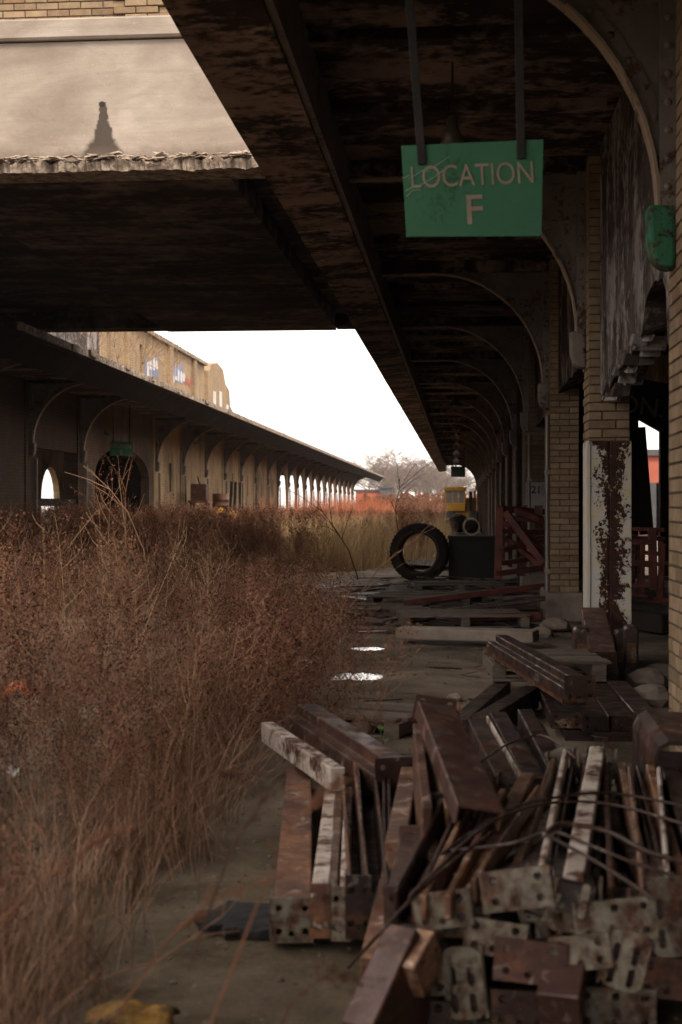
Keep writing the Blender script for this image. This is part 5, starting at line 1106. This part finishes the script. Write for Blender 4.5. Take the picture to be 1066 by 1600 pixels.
# a few single stalks that stand out
def stalk(label, pix, r0=.006, mat='weed_stem', tw_=6, hd=None):
    P3 = [atY(*q) for q in pix]; r = thing('dead_stalk', label, 'stalk', (P3[0].x, P3[0].y, 0), 'single dead stalks')
    n = len(P3); MB().tube(P3, [r0 * (1 - .75 * i / (n - 1)) for i in range(n)], 5).build('stem', mat, r)
    m = MB(); h_ = MB(); rr = random.Random(len(label)); hs = 5.0 / P3[0].y if P3[0].y > 9 else .8
    for k in range(tw_):
        f_ = rr.uniform(.3, .97) * (n - 1); i = min(int(f_), n - 2); q = P3[i].lerp(P3[i + 1], f_ - i); sc_ = q.y / F; d_ = (P3[i + 1] - P3[i]).normalized()
        e = q + (d_ + Vector((rr.uniform(-1, 1), rr.uniform(-.5, .5), rr.uniform(-.4, .4))) * .9) * rr.uniform(18, 60) * sc_
        m.tube([q, q.lerp(e, .5) + Vector((0, 0, 3 * sc_)), e], [r0 * .45, r0 * .35, r0 * .2], 4, False)
        if hd:
            for _ in range(10): c = q.lerp(e, rr.uniform(.3, 1)); h_.obox(c + Vector((rr.gauss(0, 2), rr.gauss(0, 2), rr.gauss(0, 2))) * sc_, (1.1 * sc_ * hs, 0, 0), (0, sc_ * hs, .6 * sc_), (0, -.5 * sc_, 1.6 * sc_ * hs))
    m.build('twigs', mat, r, kind='stuff')
    if hd: h_.build('seed_heads', hd, r, kind='stuff')
stalk('pale stalk leaning right over the path towards the tyre', ((500, 1040, 12), (540, 960, 12), (590, 890, 12), (640, 850, 12), (668, 838, 12)), .006, 'weed_stem', 7)
stalk('tall pale stem rising above the left weeds', ((240, 960, 12), (225, 860, 12), (200, 800, 12), (170, 762, 12), (130, 728, 12)), .006)
stalk('thin stem arching before the dark archway', ((110, 850, 14), (150, 800, 14), (172, 785, 14), (190, 755, 14), (195, 738, 14)), .005, 'weed_stem', 3)
stalk('dark seedy stalk standing up before the archway', ((158, 860, 15), (156, 815, 15), (152, 780, 15), (151, 762, 15)), .006, 'weed_brown', 9, 'weed_brown')
stalk('second upright seedy stalk right of the archway centre', ((196, 850, 15), (196, 810, 15), (196, 780, 15), (197, 760, 15)), .006, 'weed_brown', 6, 'weed_brown')
stalk('dark bent sapling before the sunlit straw grass', ((560, 905, 22), (545, 860, 22), (520, 820, 22), (500, 795, 22)), .012, 'weed_dark', 7)
stalk('dark seedy stalk left of the tyre against the hazy trees', ((628, 850, 24), (620, 820, 24), (618, 790, 24), (624, 765, 24), (628, 758, 24)), .01, 'weed_dark', 9, 'weed_dark')
stalk('blurred orange-brown stalk close to the camera at lower left', ((0, 1440, 2.5), (60, 1380, 2.5), (120, 1335, 2.5), (180, 1300, 2.5), (215, 1292, 2.5)), .003, 'weed_brown', 12, 'weed_brown')
stalk('second blurred stalk close to the camera drooping right', ((70, 1600, 2.4), (140, 1400, 2.4), (220, 1280, 2.4), (330, 1210, 2.4), (380, 1205, 2.4)), .003, 'weed_dark', 14, 'weed_dark')
stalk('pale stalk fallen over at the lower left', ((20, 1560, 3.4), (120, 1540, 3.4), (250, 1500, 3.4), (350, 1430, 3.4), (385, 1390, 3.4)), .003, 'weed_stem', 5)
stalk('pale stem slanting through the mid left weeds', ((280, 1220, 6), (262, 1100, 6), (240, 980, 6), (205, 900, 6), (195, 850, 6)), .0035, 'weed_stem', 6)
stalk('tan stem standing among the right weeds', ((420, 1230, 7), (424, 1100, 7), (430, 1000, 7), (425, 930, 7)), .003, 'weed_stem', 5)
stalk('blurred brown seedy stalk overlapping the left beams', ((330, 1600, 2.3), (400, 1420, 2.3), (450, 1300, 2.3), (500, 1240, 2.3), (560, 1215, 2.3)), .0025, 'weed_brown', 14, 'weed_brown')
stalk('blurred drooping stalk before the diagonal beams', ((300, 1500, 2.6), (360, 1330, 2.6), (430, 1220, 2.6), (520, 1150, 2.6), (600, 1130, 2.6)), .0025, 'weed_dark', 14, 'weed_dark')
stalk('blurred dark stalk at the bottom edge', ((420, 1640, 2.4), (460, 1560, 2.4), (500, 1530, 2.4), (540, 1530, 2.4)), .0025, 'weed_dark', 12, 'weed_dark')
stalk('blurred stalk leaning right at the lower left', ((150, 1640, 2.6), (260, 1470, 2.6), (340, 1400, 2.6), (440, 1370, 2.6)), .0025, 'weed_brown', 12, 'weed_brown')
c = atZ(597, 1172, .1); r = thing('leafy_sprig', 'small green leafy sprig growing between the diagonal beams', 'plant', (c.x, c.y, 0))
MB().tube([(c.x, c.y, 0), (c.x + .01, c.y, .12), (c.x - .01, c.y, .2)], .003, 4).build('stem', 'leaf', r)
for k in range(7):
    a_ = k * 2.4; p = Vector((c.x, c.y, .07 + .02 * k)); d_ = Vector((math.cos(a_), math.sin(a_), .4)) * .05; n_ = Vector((-math.sin(a_), math.cos(a_), 0)) * .018
    MB().add([p, p + d_ * .5 + n_, p + d_, p + d_ * .5 - n_], [(0, 1, 2, 3)]).build('leaf', 'leaf', r)
# gravel and crumbs on the path
KP = []
for i in range(4):
    bm = bmesh.new(); bmesh.ops.create_icosphere(bm, subdivisions=1, radius=1)
    for v_ in bm.verts: k = 1 + .4 * jag(*(v_.co * 1.4), i * 7); v_.co = Vector((v_.co.x * k, v_.co.y * k * .8, v_.co.z * k * .55))
    me = bpy.data.meshes.new('g%02d_pebble' % i); bm.to_mesh(me); bm.free(); me.materials.append(MT['concrete2' if i % 2 else 'wood']); KP.append(bpy.data.objects.new('g%02d_pebble' % i, me))
pts = []
for i in range(5200):
    y = 2.8 + 22 * R.random() ** 1.4; x = R.uniform(-1.6 - .03 * y, 1.0 if y < 9 else 2.6)
    if jag(x, y, 80, .8) < -.05 and R.random() < .7: continue
    pts.append(((x, y, gz(x, y) + .002), rot(.3), R.uniform(.003, .009) * (1 if R.random() < .93 else 2.6), R.randrange(4)))
o = scatter('gravel', 'fine gravel and crumbs scattered over the path', KP, pts); o['category'] = 'gravel'
KW = []
for i in range(4): KW.append(bpy.data.objects.new('h%02d_splinter' % i, MB().box((-.5, -.035 - .02 * i, 0), (.5, .035 + .01 * i, .025)).mesh('h%02d_splinter' % i, ('wood', 'stencil', 'wood', 'rust_dark')[i])))
pts = []
for i in range(230):
    y = R.uniform(13.5, 25) if R.random() < .8 else R.uniform(6, 13); x = R.uniform(-1.5, .9) if y > 13 else R.uniform(-.6, .9)
    pts.append(((x, y, gz(x, y) + R.uniform(.005, .05)), (R.gauss(0, .06), R.gauss(0, .08), R.gauss(0, .7)), R.uniform(.2, .9) if y > 13 else R.uniform(.08, .25), R.randrange(4)))
o = scatter('wood_litter', 'splintered boards littering the path before the tyre', KW, pts); o['category'] = 'debris'
# ------------------------------------------------------------------ haze
def haze(d):
    m = bpy.data.materials.new('haze_air'); m.use_nodes = True; t_ = m.node_tree; t_.nodes.clear(); out = t_.nodes.new('ShaderNodeOutputMaterial'); pv = t_.nodes.new('ShaderNodeVolumePrincipled')
    pv.inputs['Color'].default_value = (1, .93, .88, 1); pv.inputs['Density'].default_value = d; pv.inputs['Anisotropy'].default_value = .2; t_.links.new(pv.outputs[0], out.inputs['Volume']); MT['haze'] = m
    o = MB().box((-2600, -2600, -1.5), (2600, 3600, 45)).build('haze', 'haze', None, kind='stuff'); o['label'] = 'thin pale haze filling the yard'
haze(.0003)
